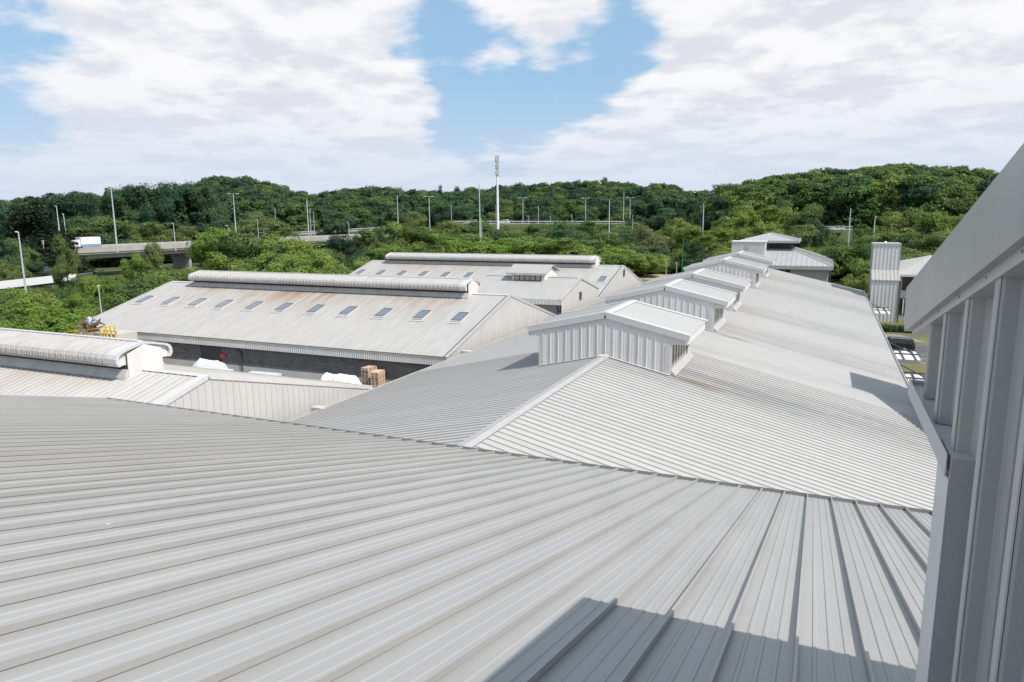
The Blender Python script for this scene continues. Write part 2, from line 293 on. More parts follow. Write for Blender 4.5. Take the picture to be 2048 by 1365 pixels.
# ---------------------------------------------------------------- mesh helpers
ORG = {}                                     # origin of every root, so that parts can be given in world coordinates
def V3(*a): return np.array(a, float)
class MB:
    def __init__(s): s.v = []; s.f = []
    def face(s, *pts):
        i = len(s.v); s.v += [tuple(p) for p in pts]; s.f.append(tuple(range(i, i+len(pts)))); return s
    def box(s, a, b):
        (x0, y0, z0), (x1, y1, z1) = a, b; i = len(s.v)
        s.v += [(x0,y0,z0),(x1,y0,z0),(x1,y1,z0),(x0,y1,z0),(x0,y0,z1),(x1,y0,z1),(x1,y1,z1),(x0,y1,z1)]
        s.f += [tuple(i+k for k in q) for q in ((0,3,2,1),(4,5,6,7),(0,1,5,4),(1,2,6,5),(2,3,7,6),(3,0,4,7))]; return s
    def bar(s, p, q, w, h=None, up=(0, 0, 1)):
        """box beam from p to q, w across and h along up"""
        h = h or w; p = np.array(p, float); q = np.array(q, float); d = q-p; d /= np.linalg.norm(d)
        up = np.array(up, float)
        if abs(d@up) > .97: up = V3(1, 0, 0)
        a = np.cross(d, up); a /= np.linalg.norm(a); b = np.cross(a, d); i = len(s.v)
        for e in (p, q):
            for sa, sb in ((-1,-1),(1,-1),(1,1),(-1,1)): s.v.append(tuple(e + a*sa*w/2 + b*sb*h/2))
        s.f += [tuple(i+k for k in x) for x in ((0,3,2,1),(4,5,6,7),(0,1,5,4),(1,2,6,5),(2,3,7,6),(3,0,4,7))]; return s
    def tube(s, p, q, r0, r1=None, n=8, caps=True):
        r1 = r0 if r1 is None else r1; p = np.array(p, float); q = np.array(q, float); d = q-p; d /= np.linalg.norm(d)
        up = V3(0, 0, 1) if abs(d[2]) < .9 else V3(1, 0, 0); a = np.cross(d, up); a /= np.linalg.norm(a); b = np.cross(a, d); i = len(s.v)
        for e, r in ((p, r0), (q, r1)):
            for k in range(n):
                t = 2*math.pi*k/n; s.v.append(tuple(e + (a*math.cos(t)+b*math.sin(t))*r))
        for k in range(n): s.f.append((i+k, i+(k+1) % n, i+n+(k+1) % n, i+n+k))
        if caps: s.f += [tuple(i+k for k in range(n-1, -1, -1)), tuple(i+n+k for k in range(n))]
        return s
    def prism(s, poly, d):
        """polygon (list of 3d points) pushed along vector d"""
        i = len(s.v); n = len(poly); d = np.array(d, float)
        s.v += [tuple(p) for p in poly] + [tuple(np.array(p)+d) for p in poly]
        s.f += [tuple(i+k for k in range(n)), tuple(i+n+k for k in range(n-1, -1, -1))]
        for k in range(n): s.f.append((i+k, i+n+k, i+n+(k+1) % n, i+(k+1) % n))
        return s
    def strip(s, A, B):
        i = len(s.v); n = len(A); s.v += [tuple(p) for p in A] + [tuple(p) for p in B]
        for k in range(n-1): s.f.append((i+k, i+k+1, i+n+k+1, i+n+k))
        return s
    def grid(s, rows):
        i = len(s.v); n = len(rows[0])
        for r in rows: s.v += [tuple(p) for p in r]
        for a in range(len(rows)-1):
            for k in range(n-1): s.f.append((i+a*n+k, i+a*n+k+1, i+(a+1)*n+k+1, i+(a+1)*n+k))
        return s
    def mesh(s, name, material, org=(0, 0, 0), smooth=False):
        me = bpy.data.meshes.new(name); o = np.array(org, float)
        vv = np.array(s.v, float) - o
        me.from_pydata(vv.tolist(), [], s.f); me.materials.append(MAT[material])
        if smooth: me.polygons.foreach_set('use_smooth', [True]*len(me.polygons))
        me.update(); return me
    def build(s, name, material, parent=None, smooth=False, label=None, kind=None):
        org = ORG[root_of(parent).name] if parent else (0, 0, 0)
        return link(name, s.mesh(name, material, org, smooth), parent, label=label, kind=kind)
def root_of(o):
    while o.parent: o = o.parent
    return o
def link(name, me, parent=None, loc=(0, 0, 0), label=None, kind=None):
    o = bpy.data.objects.new(name, me); col.objects.link(o); o.location = loc
    if parent: o.parent = parent
    if label: o['label'] = label
    if kind: o['kind'] = kind
    return o
def thing(name, label, cat, loc=(0, 0, 0), group=None, rz=0):
    o = bpy.data.objects.new(name, None); col.objects.link(o); o.location = loc; o.empty_display_size = 0.5
    o.rotation_euler = (0, 0, rz); o['label'] = label; o['category'] = cat
    if group: o['group'] = group
    ORG[o.name] = tuple(loc); return o
def tag(o, label, cat, group=None):
    o['label'] = label; o['category'] = cat
    if group: o['group'] = group
    ORG[o.name] = (0, 0, 0); return o
def copy_tree(o, parent=None):
    c = o.copy(); col.objects.link(c)
    if parent: c.parent = parent
    for ch in list(o.children): copy_tree(ch, c)
    return c
def structure(mb, name, material): return mb.build(name, material, kind='structure')

def roll(O, U, V, W, prof, lo, hi, mb=None):
    """ribbed sheet: profile (u, w) pushed along V between lo(u) and hi(u)"""
    mb = mb or MB(); A = []; B = []
    flo = lo if callable(lo) else (lambda u: lo); fhi = hi if callable(hi) else (lambda u: hi)
    for u, w in prof:
        a, b = flo(u), fhi(u)
        if b < a: b = a
        p = O + U*u + W*w; A.append(p + V*a); B.append(p + V*b)
    mb.strip(A, B); return mb
P = 0.464                                   # sheet width used all over the site
def seam(h, t=.028, minor=.008, n=3):
    """one sheet: standing seam, then a pan with low stiffening ribs"""
    pr = [(0, 0), (0.003, h), (t, h), (t, h*.25), (t-.008, h*.21), (t-.008, 0), (t+.006, -.001)]
    for k in range(n):
        c = t + (P-t)*(k+1)/(n+1)
        pr += [(c-.018, 0), (c-.010, minor), (c+.010, minor), (c+.018, 0)]
    return pr + [(P-.001, 0)]
def seam_lite(h, t=.03): return [(0, 0), (0.004, h), (t, h), (t+.004, 0), (P-.001, 0)]

G = -14.9                                   # level of the yard

# ---------------------------------------------------------------- terrain
PXK = [-900,-300,0,100,150,200,250,330,430,520,600,620,700,760,850,950,1030,1120,1250,1330,1400,1432,1450,1500,1600,1700,1800,1900,2000,2300,3000]
TOPK = [400,402,410,402,392,400,396,392,362,364,384,395,380,378,386,380,374,368,367,374,386,390,372,354,338,333,331,338,352,370,400]
AZK = [math.atan2(ray(p, 430)[0], ray(p, 430)[1]) for p in PXK]
def yh(px): return 437.4 - 0.008*(px-261)
CRK = [420 if p < 1440 else 330 for p in PXK]
ZK = [(yh(p)-t)/FPX*r - (18.0 if p < 1440 else 21.5) for p, t, r in zip(PXK, TOPK, CRK)]
def ground_h(x, y):
    x = np.asarray(x, float); y = np.asarray(y, float); R = np.hypot(x, y); az = np.arctan2(x, y)
    zc = np.interp(az, AZK, ZK); rc = np.interp(az, AZK, CRK)
    inside = np.clip((az-AZK[0]+.25)/.25, 0, 1)*np.clip((AZK[-1]+.25-az)/.25, 0, 1)
    zc = G + (zc-G)*inside
    r0 = rc - 135
    t = np.clip((R-r0)/(rc-r0), 0, 1); t = t*t*(3-2*t)
    h = G + (zc-G)*t
    back = np.clip((R-rc-60)/500, 0, 1)
    return h + (G-h)*back*0.8
def make_ground():
    n = 180; xs = np.concatenate([np.linspace(-2500, -700, 14)[:-1], np.linspace(-700, 500, n), np.linspace(500, 2500, 14)[1:]])
    ys = np.concatenate([np.linspace(-2500, -200, 12)[:-1], np.linspace(-200, 760, 150), np.linspace(760, 3500, 16)[1:]])
    X, Y = np.meshgrid(xs, ys); Z = ground_h(X, Y)
    nx, ny = len(xs), len(ys)
    v = np.stack([X, Y, Z], -1).reshape(-1, 3)
    i = (np.arange(ny-1)[:, None]*nx + np.arange(nx-1)[None, :]).ravel()
    f = np.stack([i, i+1, i+nx+1, i+nx], 1)
    me = bpy.data.meshes.new('ground'); me.from_pydata(v.tolist(), [], f.tolist()); me.materials.append(MAT['meadow'])
    me.polygons.foreach_set('use_smooth', [True]*len(me.polygons)); link('ground', me, kind='structure')
make_ground()
def sheet(name, m, pts, dz): return structure(MB().face(*[(x, y, G+dz) for x, y in pts]), name, m)
sheet('yard', 'yard', [(-78, -30), (-24, -30), (-24, 130), (-78, 130)], .006)
sheet('lawn', 'lawn', [(5.0, 28), (60, 28), (60, 196), (-40, 196), (-40, 126), (5, 126)], .006)
sheet('car_park', 'asphalt', [(5.2, 79.6), (60, 79.6), (60, 92.0), (5.2, 92.0)], .012)
sheet('gravel_path', 'sandy', [(-70, 172), (60, 172), (60, 178), (-70, 178)], .014)
sheet('footpath', 'sandy', [(5.4, 134), (40, 134), (40, 137), (5.4, 137)], .014)
sheet('forecourt', 'yard', [(5.2, 93.5), (11.5, 93.5), (9.2, 98.5), (5.2, 98.5)], .014)
for y0 in (82.6, 80.2): sheet('parking_line', 'line_white', [(9.4, y0), (16, y0), (15, y0+.10), (9.4, y0+.10)], .018)
sheet('slope_path', 'sandy', [(-60, 172), (-25, 158), (-25, 166), (-60, 180)], .018)

# ---------------------------------------------------------------- near building: the roof under the camera
NS = 0.2638; NT = math.tan(NS); NEY = 15.72; NEZ = -6.0
nU = V3(1, 0, 0); nV = V3(0, math.cos(NS), -math.sin(NS)); nW = V3(0, math.sin(NS), math.cos(NS))
near = thing('roof_building', 'nearest low-pitched grey seamed roof filling the bottom of the view', 'building', (-8, 6, G))
NLEN = (NEY+4.5)/math.cos(NS)
nO = V3(0, NEY, NEZ) - nV*NLEN
me = roll(V3(0, 0, 0), nU, nV, nW, seam(.062, .026, .007), 0, NLEN).mesh('roof_panel', 'metal_near')
for k in range(-47, 12):
    p = nO + nU*(-.02 + P*k)
    link('roof_panel', me, near, tuple(p - np.array(ORG[near.name])))
xl, xr = -.02-47*P, -.02+12*P
e0 = V3(0, NEY, NEZ)
def slab(mb, u0, u1, v0, v1, w0, w1, O, U, V, W):
    c = [O+U*u+V*v+W*w for w in (w0, w1) for (u, v) in ((u0, v0), (u1, v0), (u1, v1), (u0, v1))]
    i = len(mb.v); mb.v += [tuple(p) for p in c]
    mb.f += [tuple(i+k for k in q) for q in ((0,3,2,1),(4,5,6,7),(0,1,5,4),(1,2,6,5),(2,3,7,6),(3,0,4,7))]; return mb
slab(MB(), xl, xr, .002, .03, -.05, .074, e0, nU, nV, nW).build('eave_upstand', 'upstand', near)
slab(MB(), xl-.16, xl-.002, -NLEN, .03, -.22, .075, e0, nU, nV, nW).build('verge_trim', 'trim', near)
slab(MB(), xl+.05, xr, -NLEN, -.02, -.25, -.012, e0, nU, nV, nW).build('roof_deck', 'dark_metal', near)
w = MB(); w.box((xl+.3, NEY-.6, G), (xr, NEY-.35, NEZ-.25)); w.box((xl+.3, -4, G), (xl+.55, NEY-.6, NEZ-.25)); w.build('wall', 'metal_tower', near)

# ---------------------------------------------------------------- tower beside the camera (right edge of the picture)
tower = thing('stair_tower', 'tall grey clad wall with sloping fascia at the right edge, beside the near roof', 'building', (2.5, 0, G))
TX = .502; TP = P
# roof verge, parallel to the roof below
def tz(y): return -.437 - .247*(y-4.75)          # top edge of the fascia
TB, TF = -4.2, 4.75
fas = MB(); fas.prism([(.455, TF, tz(TF)), (.455, TB, tz(TB)), (.455, TB, tz(TB)-.245), (.455, TF-.10, tz(TF)-.245), (.455, TF-.02, tz(TF)-.19)], (.06, 0, 0)); fas.build('fascia', 'metal_tower', tower)
sf = MB(); sf.prism([(.482, TF-.16, tz(TF-.16)-.235), (.482, TB, tz(TB)-.235), (.482, TB, tz(TB)-.315), (.482, TF-.24, tz(TF-.24)-.30)], (.12, 0, 0)); sf.build('fascia_trim', 'trim', tower)
rf = MB(); rf.prism([(.516, TF-.01, tz(TF)-.03), (.516, TB, tz(TB)-.03), (.516, TB, tz(TB)-.22), (.516, TF-.03, tz(TF)-.22)], (5.5, 0, 0)); rf.build('roof', 'metal_tower', tower)
for y in (4.15, 3.62, 3.15, 2.70, 2.28):
    z = tz(y)-.278; MB().tube((.478, y, z), (.4815, y, z), .0045, n=8).build('screw', 'metal_far', tower)
# deep ribbed cladding: crest .13 wide, pans set back .10
def clad(y0, y1, zb, name='wall_panel'):
    n = int(round((y1-y0)/TP))
    for k in range(n):
        a = y0 + k*TP
        prof = [(0, -.010), (.004, -.014), (.056, -.014), (.060, -.010), (.074, .094), (.082, .100), (.27, .100), (.276, .086), (.286, .080), (.300, .080), (.310, .086), (.316, .100), (TP-.084, .100), (TP-.074, .056), (TP-.066, .050), (TP-.020, .045), (TP-.012, .040), (TP-.006, .0), (TP, -.008)]
        mb = MB(); A = []; B = []
        for u, w_ in prof:
            y = a+u; x = TX + w_
            A.append((x, y, zb)); B.append((x, y, tz(y)-.26))
        mb.strip(A, B)
        mb.build(name, 'metal_tower', tower, smooth=False)
YF = 4.02
clad(YF-2*TP-.09, YF-.09, -.905)
me_end = MB()
me_end.face((TX, YF-.09, -.905), (TX, YF, -.905), (TX, YF, tz(YF)-.26), (TX, YF-.09, tz(YF-.09)-.26)).face((TX, YF, -.905), (TX+4.5, YF, -.905), (TX+4.5, YF, tz(YF)-.24), (TX, YF, tz(YF)-.24))
me_end.build('corner_trim', 'metal_tower', tower)
# nearer stretch of the cladding runs down to the roof
NY = YF-2*TP-.09
clad(NY-14*TP, NY, -3.2)
bk = MB(); bk.box((TX+.13, NY-.01, -.99), (TX+4.6, YF-.005, -.60)); bk.box((TX+.13, -4.0, -4.6), (TX+4.6, NY-.012, -.66)); bk.build('core_wall', 'metal_tower', tower)
gt = MB(); gy0, gy1 = 2.93, 4.26
gt.box((.459, gy0, -.965), (.463, gy1, -.878)); gt.box((.463, 3.175, -.965), (.66, gy1, -.908)); gt.box((.463, gy1-.01, -.908), (.66, gy1, -.885)); gt.build('gutter', 'trim', tower)
bx = MB(); bx.box((.468, 2.905, -3.3), (.472, 3.17, -.968)); bx.build('corner_flashing', 'post_bounce_lit', tower)
bx = MB(); bx.box((.473, 2.905, -3.3), (.580, 3.17, -.886)); bx.build('corner_post', 'metal_tower', tower)
jt = MB(); jt.box((.581, 2.90, -3.3), (.605, 2.94, -.92)); jt.build('joint_seal', 'dark_gap', tower)

# ---------------------------------------------------------------- main hall
XR, ZR, ZG = -10.87, -7.75, -11.53
SL = .229; SA = math.atan(SL)
MXR, MXL = 5.62, -27.40
MY0, MY1, MYS = 19.0, 118.0, 45.0
main = thing('main_hall', 'long central hall with a row of gabled roof monitors along its ridge', 'building', (XR, 66, G))
mOrg = np.array(ORG[main.name])
for side in (1, -1):
    U = V3(0, 1, 0); Vv = V3(side*math.cos(SA), 0, -math.sin(SA)); W = V3(side*math.sin(SA), 0, math.cos(SA))
    Ls = (MXR-XR)/math.cos(SA) if side == 1 else (XR-MXL)/math.cos(SA)
    pm = roll(V3(0, 0, 0), U, Vv, W, seam(.048, .034, .007, 2), .12, Ls).mesh('roof_panel', 'metal_main')
    n = int((MYS-MY0)/P)
    for k in range(n):
        link('roof_panel', pm, main, tuple(V3(XR, MY0+k*P, ZR)-mOrg))
    y = MY0+n*P; fb = MB()
    while y < MY1:
        roll(V3(XR, y, ZR), U, Vv, W, seam_lite(.022, .036), .12, Ls, fb); y += P
    fb.build('roof_field', 'metal_main', main, kind='stuff')
    slab(MB(), MY0, MY1, .1, Ls-.05, -.3, -.012, V3(XR, 0, ZR), U, Vv, W).build('roof_deck', 'dark_metal', main)
rc = MB()
for side in (1, -1):
    Vv = V3(side*math.cos(SA), 0, -math.sin(SA)); W = V3(side*math.sin(SA), 0, math.cos(SA))
    slab(rc, MY0, MY1, 0, .29, .050, .062, V3(XR, 0, ZR), V3(0, 1, 0), Vv, W)
rc.build('ridge_cap', 'roof_edge', main)
# gutters and side walls
gg = MB(); gg.box((MXR+.005, MY0, ZG-.14), (MXR+.02, MY1, ZG-.035)); gg.box((MXR+.02, MY0, ZG-.14), (MXR+.15, MY1, ZG-.12)); gg.box((MXR+.15, MY0, ZG-.14), (MXR+.185, MY1, ZG+.02)); gg.build('gutter', 'trim', main)
gg = MB(); gg.box((MXL-.20, MY0, ZG-.14), (MXL-.17, MY1, ZG+.01)); gg.box((MXL-.17, MY0, ZG-.14), (MXL-.01, MY1, ZG-.12)); gg.build('gutter', 'trim_stained', main, label='rust stained gutter along the valley side')
wl = MB(); wl.box((MXR-.5, MY0, G), (MXR-.3, MY1, ZG-.15)); wl.box((MXL+.3, MY0, G), (MXL+.5, MY1, ZG-.15))
wl.prism([(MXR-.5, MY1-.3, G), (MXR-.5, MY1-.3, ZG-.1), (XR, MY1-.3, ZR-.1), (MXL+.5, MY1-.3, ZG-.1), (MXL+.5, MY1-.3, G)], (0, .2, 0)); wl.build('wall', 'metal_far', main)
fl = MB(); fl.box((-28.4, 34.2, -12.32), (-27.65, 40.6, -12.22)); fl.build('valley_lining', 'white_paint', main)
hp = MB()
for y in (33.4, 53.0, 71.0): hp.box((-28.1, y, -11.78), (-27.35, y+.55, -11.42))
hp.build('gutter_hopper', 'trim_stained', main)

EX0, EX1, EZ = -15.50, -6.25, -6.40; AZ_ = -5.36; WX0, WX1 = -14.72, -7.36
MS = (AZ_-EZ)/(XR-EX0); MA = math.atan(MS)
def roof_z(x): return ZR - SL*abs(x-XR)
def monitor(y0, first):
    y1 = y0+6.0
    # solid core in the shape of the gable, set just behind the sheets
    core = MB(); prof = [(WX0+.03, roof_z(WX0)-.2), (WX0+.03, EZ-.45), (EX0+.1, EZ-.45), (EX0+.1, EZ-.05), (XR, AZ_-.06), (EX1-.1, EZ-.05), (EX1-.1, EZ-.45), (WX1-.03, EZ-.45), (WX1-.03, roof_z(WX1)-.2), (XR, ZR-.2)]
    core.prism([(x, y0+.03, z) for x, z in prof], (0, y1-y0-.06, 0))
    mo = core.build('roof_monitor', 'metal_wall', main)
    # roof sheets with seams down the slope, barge boards
    U = V3(0, 1, 0); rb = MB()
    for side in (1, -1):
        Vv = V3(side*math.cos(MA), 0, -math.sin(MA)); W = V3(side*math.sin(MA), 0, math.cos(MA)); L_ = (XR-EX0)/math.cos(MA)
        pitch = P*.5
        y = y0+.12
        pr = [(u*.5, w_) for u, w_ in seam_lite(.016, .04)]
        while y < y1-.1:
            roll(V3(XR, y, AZ_+.035), U, Vv, W, pr, .2, L_, rb); y += pitch
    rb.build('monitor_roof', 'metal_bright', mo)
    tb = MB()
    for side in (1, -1):
        Vv = V3(side*math.cos(MA), 0, -math.sin(MA)); W = V3(side*math.sin(MA), 0, math.cos(MA)); L_ = (XR-EX0)/math.cos(MA)+.02
        slab(tb, y0-.06, y0+.34, 0, L_, .055, .085, V3(XR, 0, AZ_), U, Vv, W)
        slab(tb, y0-.085, y0-.055, 0, L_, -.26, .085, V3(XR, 0, AZ_), U, Vv, W)
        slab(tb, y1-.34, y1+.06, 0, L_, .055, .085, V3(XR, 0, AZ_), U, Vv, W)
        slab(tb, y1+.055, y1+.085, 0, L_, -.26, .085, V3(XR, 0, AZ_), U, Vv, W)
        slab(tb, y0+.34, y1-.34, 0, .3, .066, .084, V3(XR, 0, AZ_), U, Vv, W)
    tb.build('barge_board', 'trim', mo)
    # front cladding
    W = V3(0, -1, 0); Uf = V3(1, 0, 0); Vf = V3(0, 0, 1)
    def top(x): return AZ_ - .18 - MS*abs(x-XR)
    def bot(x): return roof_z(x)-.02 if WX0 <= x <= WX1 else EZ-.46
    x = WX0-.5; x = XR - 20*P*.5*1.0
    xs = [XR + k*P for k in range(-10, 10)]
    joined = MB()
    for xa in xs:
        a0, a1 = max(xa, EX0+.08), min(xa+P, EX1-.08)
        if a1-a0 < .05: continue
        pr = [(u+xa, w_) for u, w_ in [(0, 0), (.004, .045), (.03, .045), (.034, 0), (.15, 0), (.155, .008), (.165, .008), (.17, 0), (.30, 0), (.305, .008), (.315, .008), (.32, 0), (P-.001, 0)]]
        pr = [(min(max(u, a0), a1), w_) for u, w_ in pr]
        # split where the sheet crosses the side wall so that the bottom steps cleanly
        mid = .5*(a0+a1); inside = WX0 <= mid <= WX1
        lo = (lambda u: roof_z(u)-.02) if inside else (lambda u: EZ-.46)
        mb = MB() if first else joined
        roll(V3(0, y0, 0), Uf, Vf, W, pr, lo, top, mb)
        if first: mb.build('wall_panel', 'metal_wall', mo)
    if not first: joined.build('wall_cladding', 'metal_wall', mo)
    # corner posts, sill and louvre on the right, plain cheek on the left
    cp = MB(); cp.box((WX1-.16, y0-.03, roof_z(WX1)-.1), (WX1+.10, y0+.5, EZ-.48)); cp.box((WX0-.10, y0-.03, roof_z(WX0)-.1), (WX0+.22, y0+.3, EZ-.48)); cp.box((WX1-.16, y1-.4, roof_z(WX1)-.1), (WX1+.10, y1+.02, EZ-.48)); cp.build('corner_post', 'trim', mo)
    lb = MB(); zb, zt = roof_z(WX1)+.28, EZ-.46
    lb.box((WX1-.02, y0+.55, zb), (WX1+.012, y1-.45, zt)); lv = lb.build('louvre', 'rusty', mo)
    sb = MB()
    n = 6
    for k in range(n):
        ya = y0+.62+(y1-y0-1.15)/n*k
        sb.box((WX1+.013, ya+.03, zb+.03), (WX1+.045, ya+.03+.38, zt-.04))
    sb.build('louvre_blade', 'glass_pale', lv)
    sl = MB(); sl.prism([(WX1+.10, y0+.05, roof_z(WX1)+.26), (WX1+.14, y0+.05, roof_z(WX1)+.28), (WX1+.42, y0+.05, roof_z(WX1+.42)+.06), (WX1+.10, y0+.05, roof_z(WX1)-.1)], (0, y1-y0-.1, 0)); sl.build('sill_flashing', 'roof_edge', mo)
    bf = MB()
    for side, wx in ((1, WX1), (-1, WX0)):
        Vv = V3(side*math.cos(SA), 0, -math.sin(SA)); Wn = V3(side*math.sin(SA), 0, math.cos(SA))
        slab(bf, y0-.22, y0-.05, .3, abs(wx-XR)/math.cos(SA)+.1, .052, .07, V3(XR, 0, ZR), V3(0, 1, 0), Vv, Wn)
    bf.build('base_flashing', 'trim', mo)
for i, y0 in enumerate((37.6, 53.5, 65.6, 86.9, 101.9)): monitor(y0, i < 2)
MB().prism([(XR-.25, 37.0, ZR-.02), (XR+.22, 37.0, ZR-.02), (XR+.26, 37.45, ZR+.02), (XR-.26, 37.45, ZR+.02)], (0, 0, .10)).build('ridge_end_piece', 'trim_stained', main)

# ---------------------------------------------------------------- gabled halls on the left
VC = [(-1.60, .40), (-1.74, .60), (-1.75, .82), (-1.66, 1.02), (-1.48, 1.14), (-1.2, 1.22), (0, 1.48), (1.2, 1.22), (1.48, 1.14), (1.66, 1.02), (1.75, .82), (1.74, .60), (1.60, .40)]
def vent(h, yr, zr, x0, x1, single, s=1.0):
    """long ridge ventilator with a rounded hood above an open slot"""
    nm = []
    for j, (a, b) in enumerate(VC):
        p, q = VC[max(j-1, 0)], VC[min(j+1, len(VC)-1)]; t = np.array([q[0]-p[0], q[1]-p[1]]); t /= np.linalg.norm(t); nm.append((-t[1], t[0]))
    def hood(xs_prof, mb):
        rows = []
        for (a, b), (ny, nz) in zip(VC, nm): rows.append([(x, yr+a*s+ny*w_, zr+b*s+nz*w_) for x, w_ in xs_prof])
        mb.grid(rows); return mb
    body = MB(); body.box((x0+.25, yr-1.02, zr-.4), (x1-.02, yr+1.02, zr+.95*s)); 
    body.prism([(x0+.25, yr-1.0, zr+.95), (x0+.25, yr, zr+1.36), (x0+.25, yr+1.0, zr+.95)], (x1-x0-.27, 0, 0))
    v = body.build('ridge_vent', 'dark_gap', h)
    prof = [(0, 0), (.012, .03), (.05, .03), (.062, 0), (.30, 0), (.312, .03), (.35, .03), (.362, 0), (P-.001, 0)] if single else [(0, 0), (.02, .04), (.08, .04), (.10, 0), (P-.001, 0)]
    n = int((x1-.75-x0)/P)
    if single:
        nv = int((x1-.75+58)/P)
        pm = hood([(x, w_) for x, w_ in prof], MB()).mesh('hood_panel', 'canopy_metal', (0, 0, 0))
        o0 = np.array(ORG[h.name])
        for k in range(nv): link('hood_panel', pm, v, tuple(V3(x1-.75-(k+1)*P, 0, 0)-o0))
        rest = MB()
        for k in range(nv, n): hood([(x1-.75-(k+1)*P+x, w_) for x, w_ in prof], rest)
        rest.build('hood', 'canopy_metal', v)
    else:
        hb = MB()
        for k in range(n): hood([(x1-.75-(k+1)*P+x, w_) for x, w_ in prof], hb)
        hb.build('hood', 'canopy_metal', v)
    vt = MB()
    hood([(x1-.75, .012), (x1, .012)], vt); hood([(x0-.05, .012), (x0+.6, .012)], vt)
    vt.box((x0, yr-.14, zr+1.475), (x1-.3, yr+.14, zr+1.525))
    vt.build('hood_trim', 'trim', v)
    # rim of the hood at its open end: a curved band with real thickness
    for xe in (x1, x0):
        rim = MB()
        outer = [(yr+a, zr+b) for a, b in VC]; inner = [(yr+a*.90, zr+(b-.42)*.90+.42) for a, b in VC]
        sgn = -.25 if xe == x1 else .25
        for j in range(len(VC)-1):
            rim.prism([(xe, *outer[j]), (xe, *outer[j+1]), (xe, *inner[j+1]), (xe, *inner[j])], (sgn, 0, 0))
        rim.build('hood_rim', 'trim', v)
        pw = xe-.24 if xe == x1 else xe+.20
        MB().prism([(pw, yr+a*.93, zr+(b-.42)*.93+.42) for a, b in VC] + [(pw, yr+1.1, zr+.40), (pw, yr-1.1, zr+.40)], (.04, 0, 0)).build('end_plate', 'metal_wall', v)
        ew = MB(); xw = xe-.05 if xe == x1 else xe+.01
        ew.prism([(xw, yr-1.06, zr-.45), (xw, yr-1.06, zr+.98), (xw, yr, zr+1.36), (xw, yr+1.06, zr+.98), (xw, yr+1.06, zr-.45)], (.05, 0, 0)); ew.build('end_wall', 'metal_wall', v)
    bs = MB()
    for sgn in (-1, 1):
        a = [(x0+.3, yr+sgn*1.03, zr+.16), (x0+.3, yr+sgn*1.15, zr+.16), (x0+.3, yr+sgn*1.34, zr-.33), (x0+.3, yr+sgn*1.03, zr-.36)]
        bs.prism(a, (x1-x0-.35, 0, 0))
    bs.build('base_flashing', 'trim_stained', v)
    return v

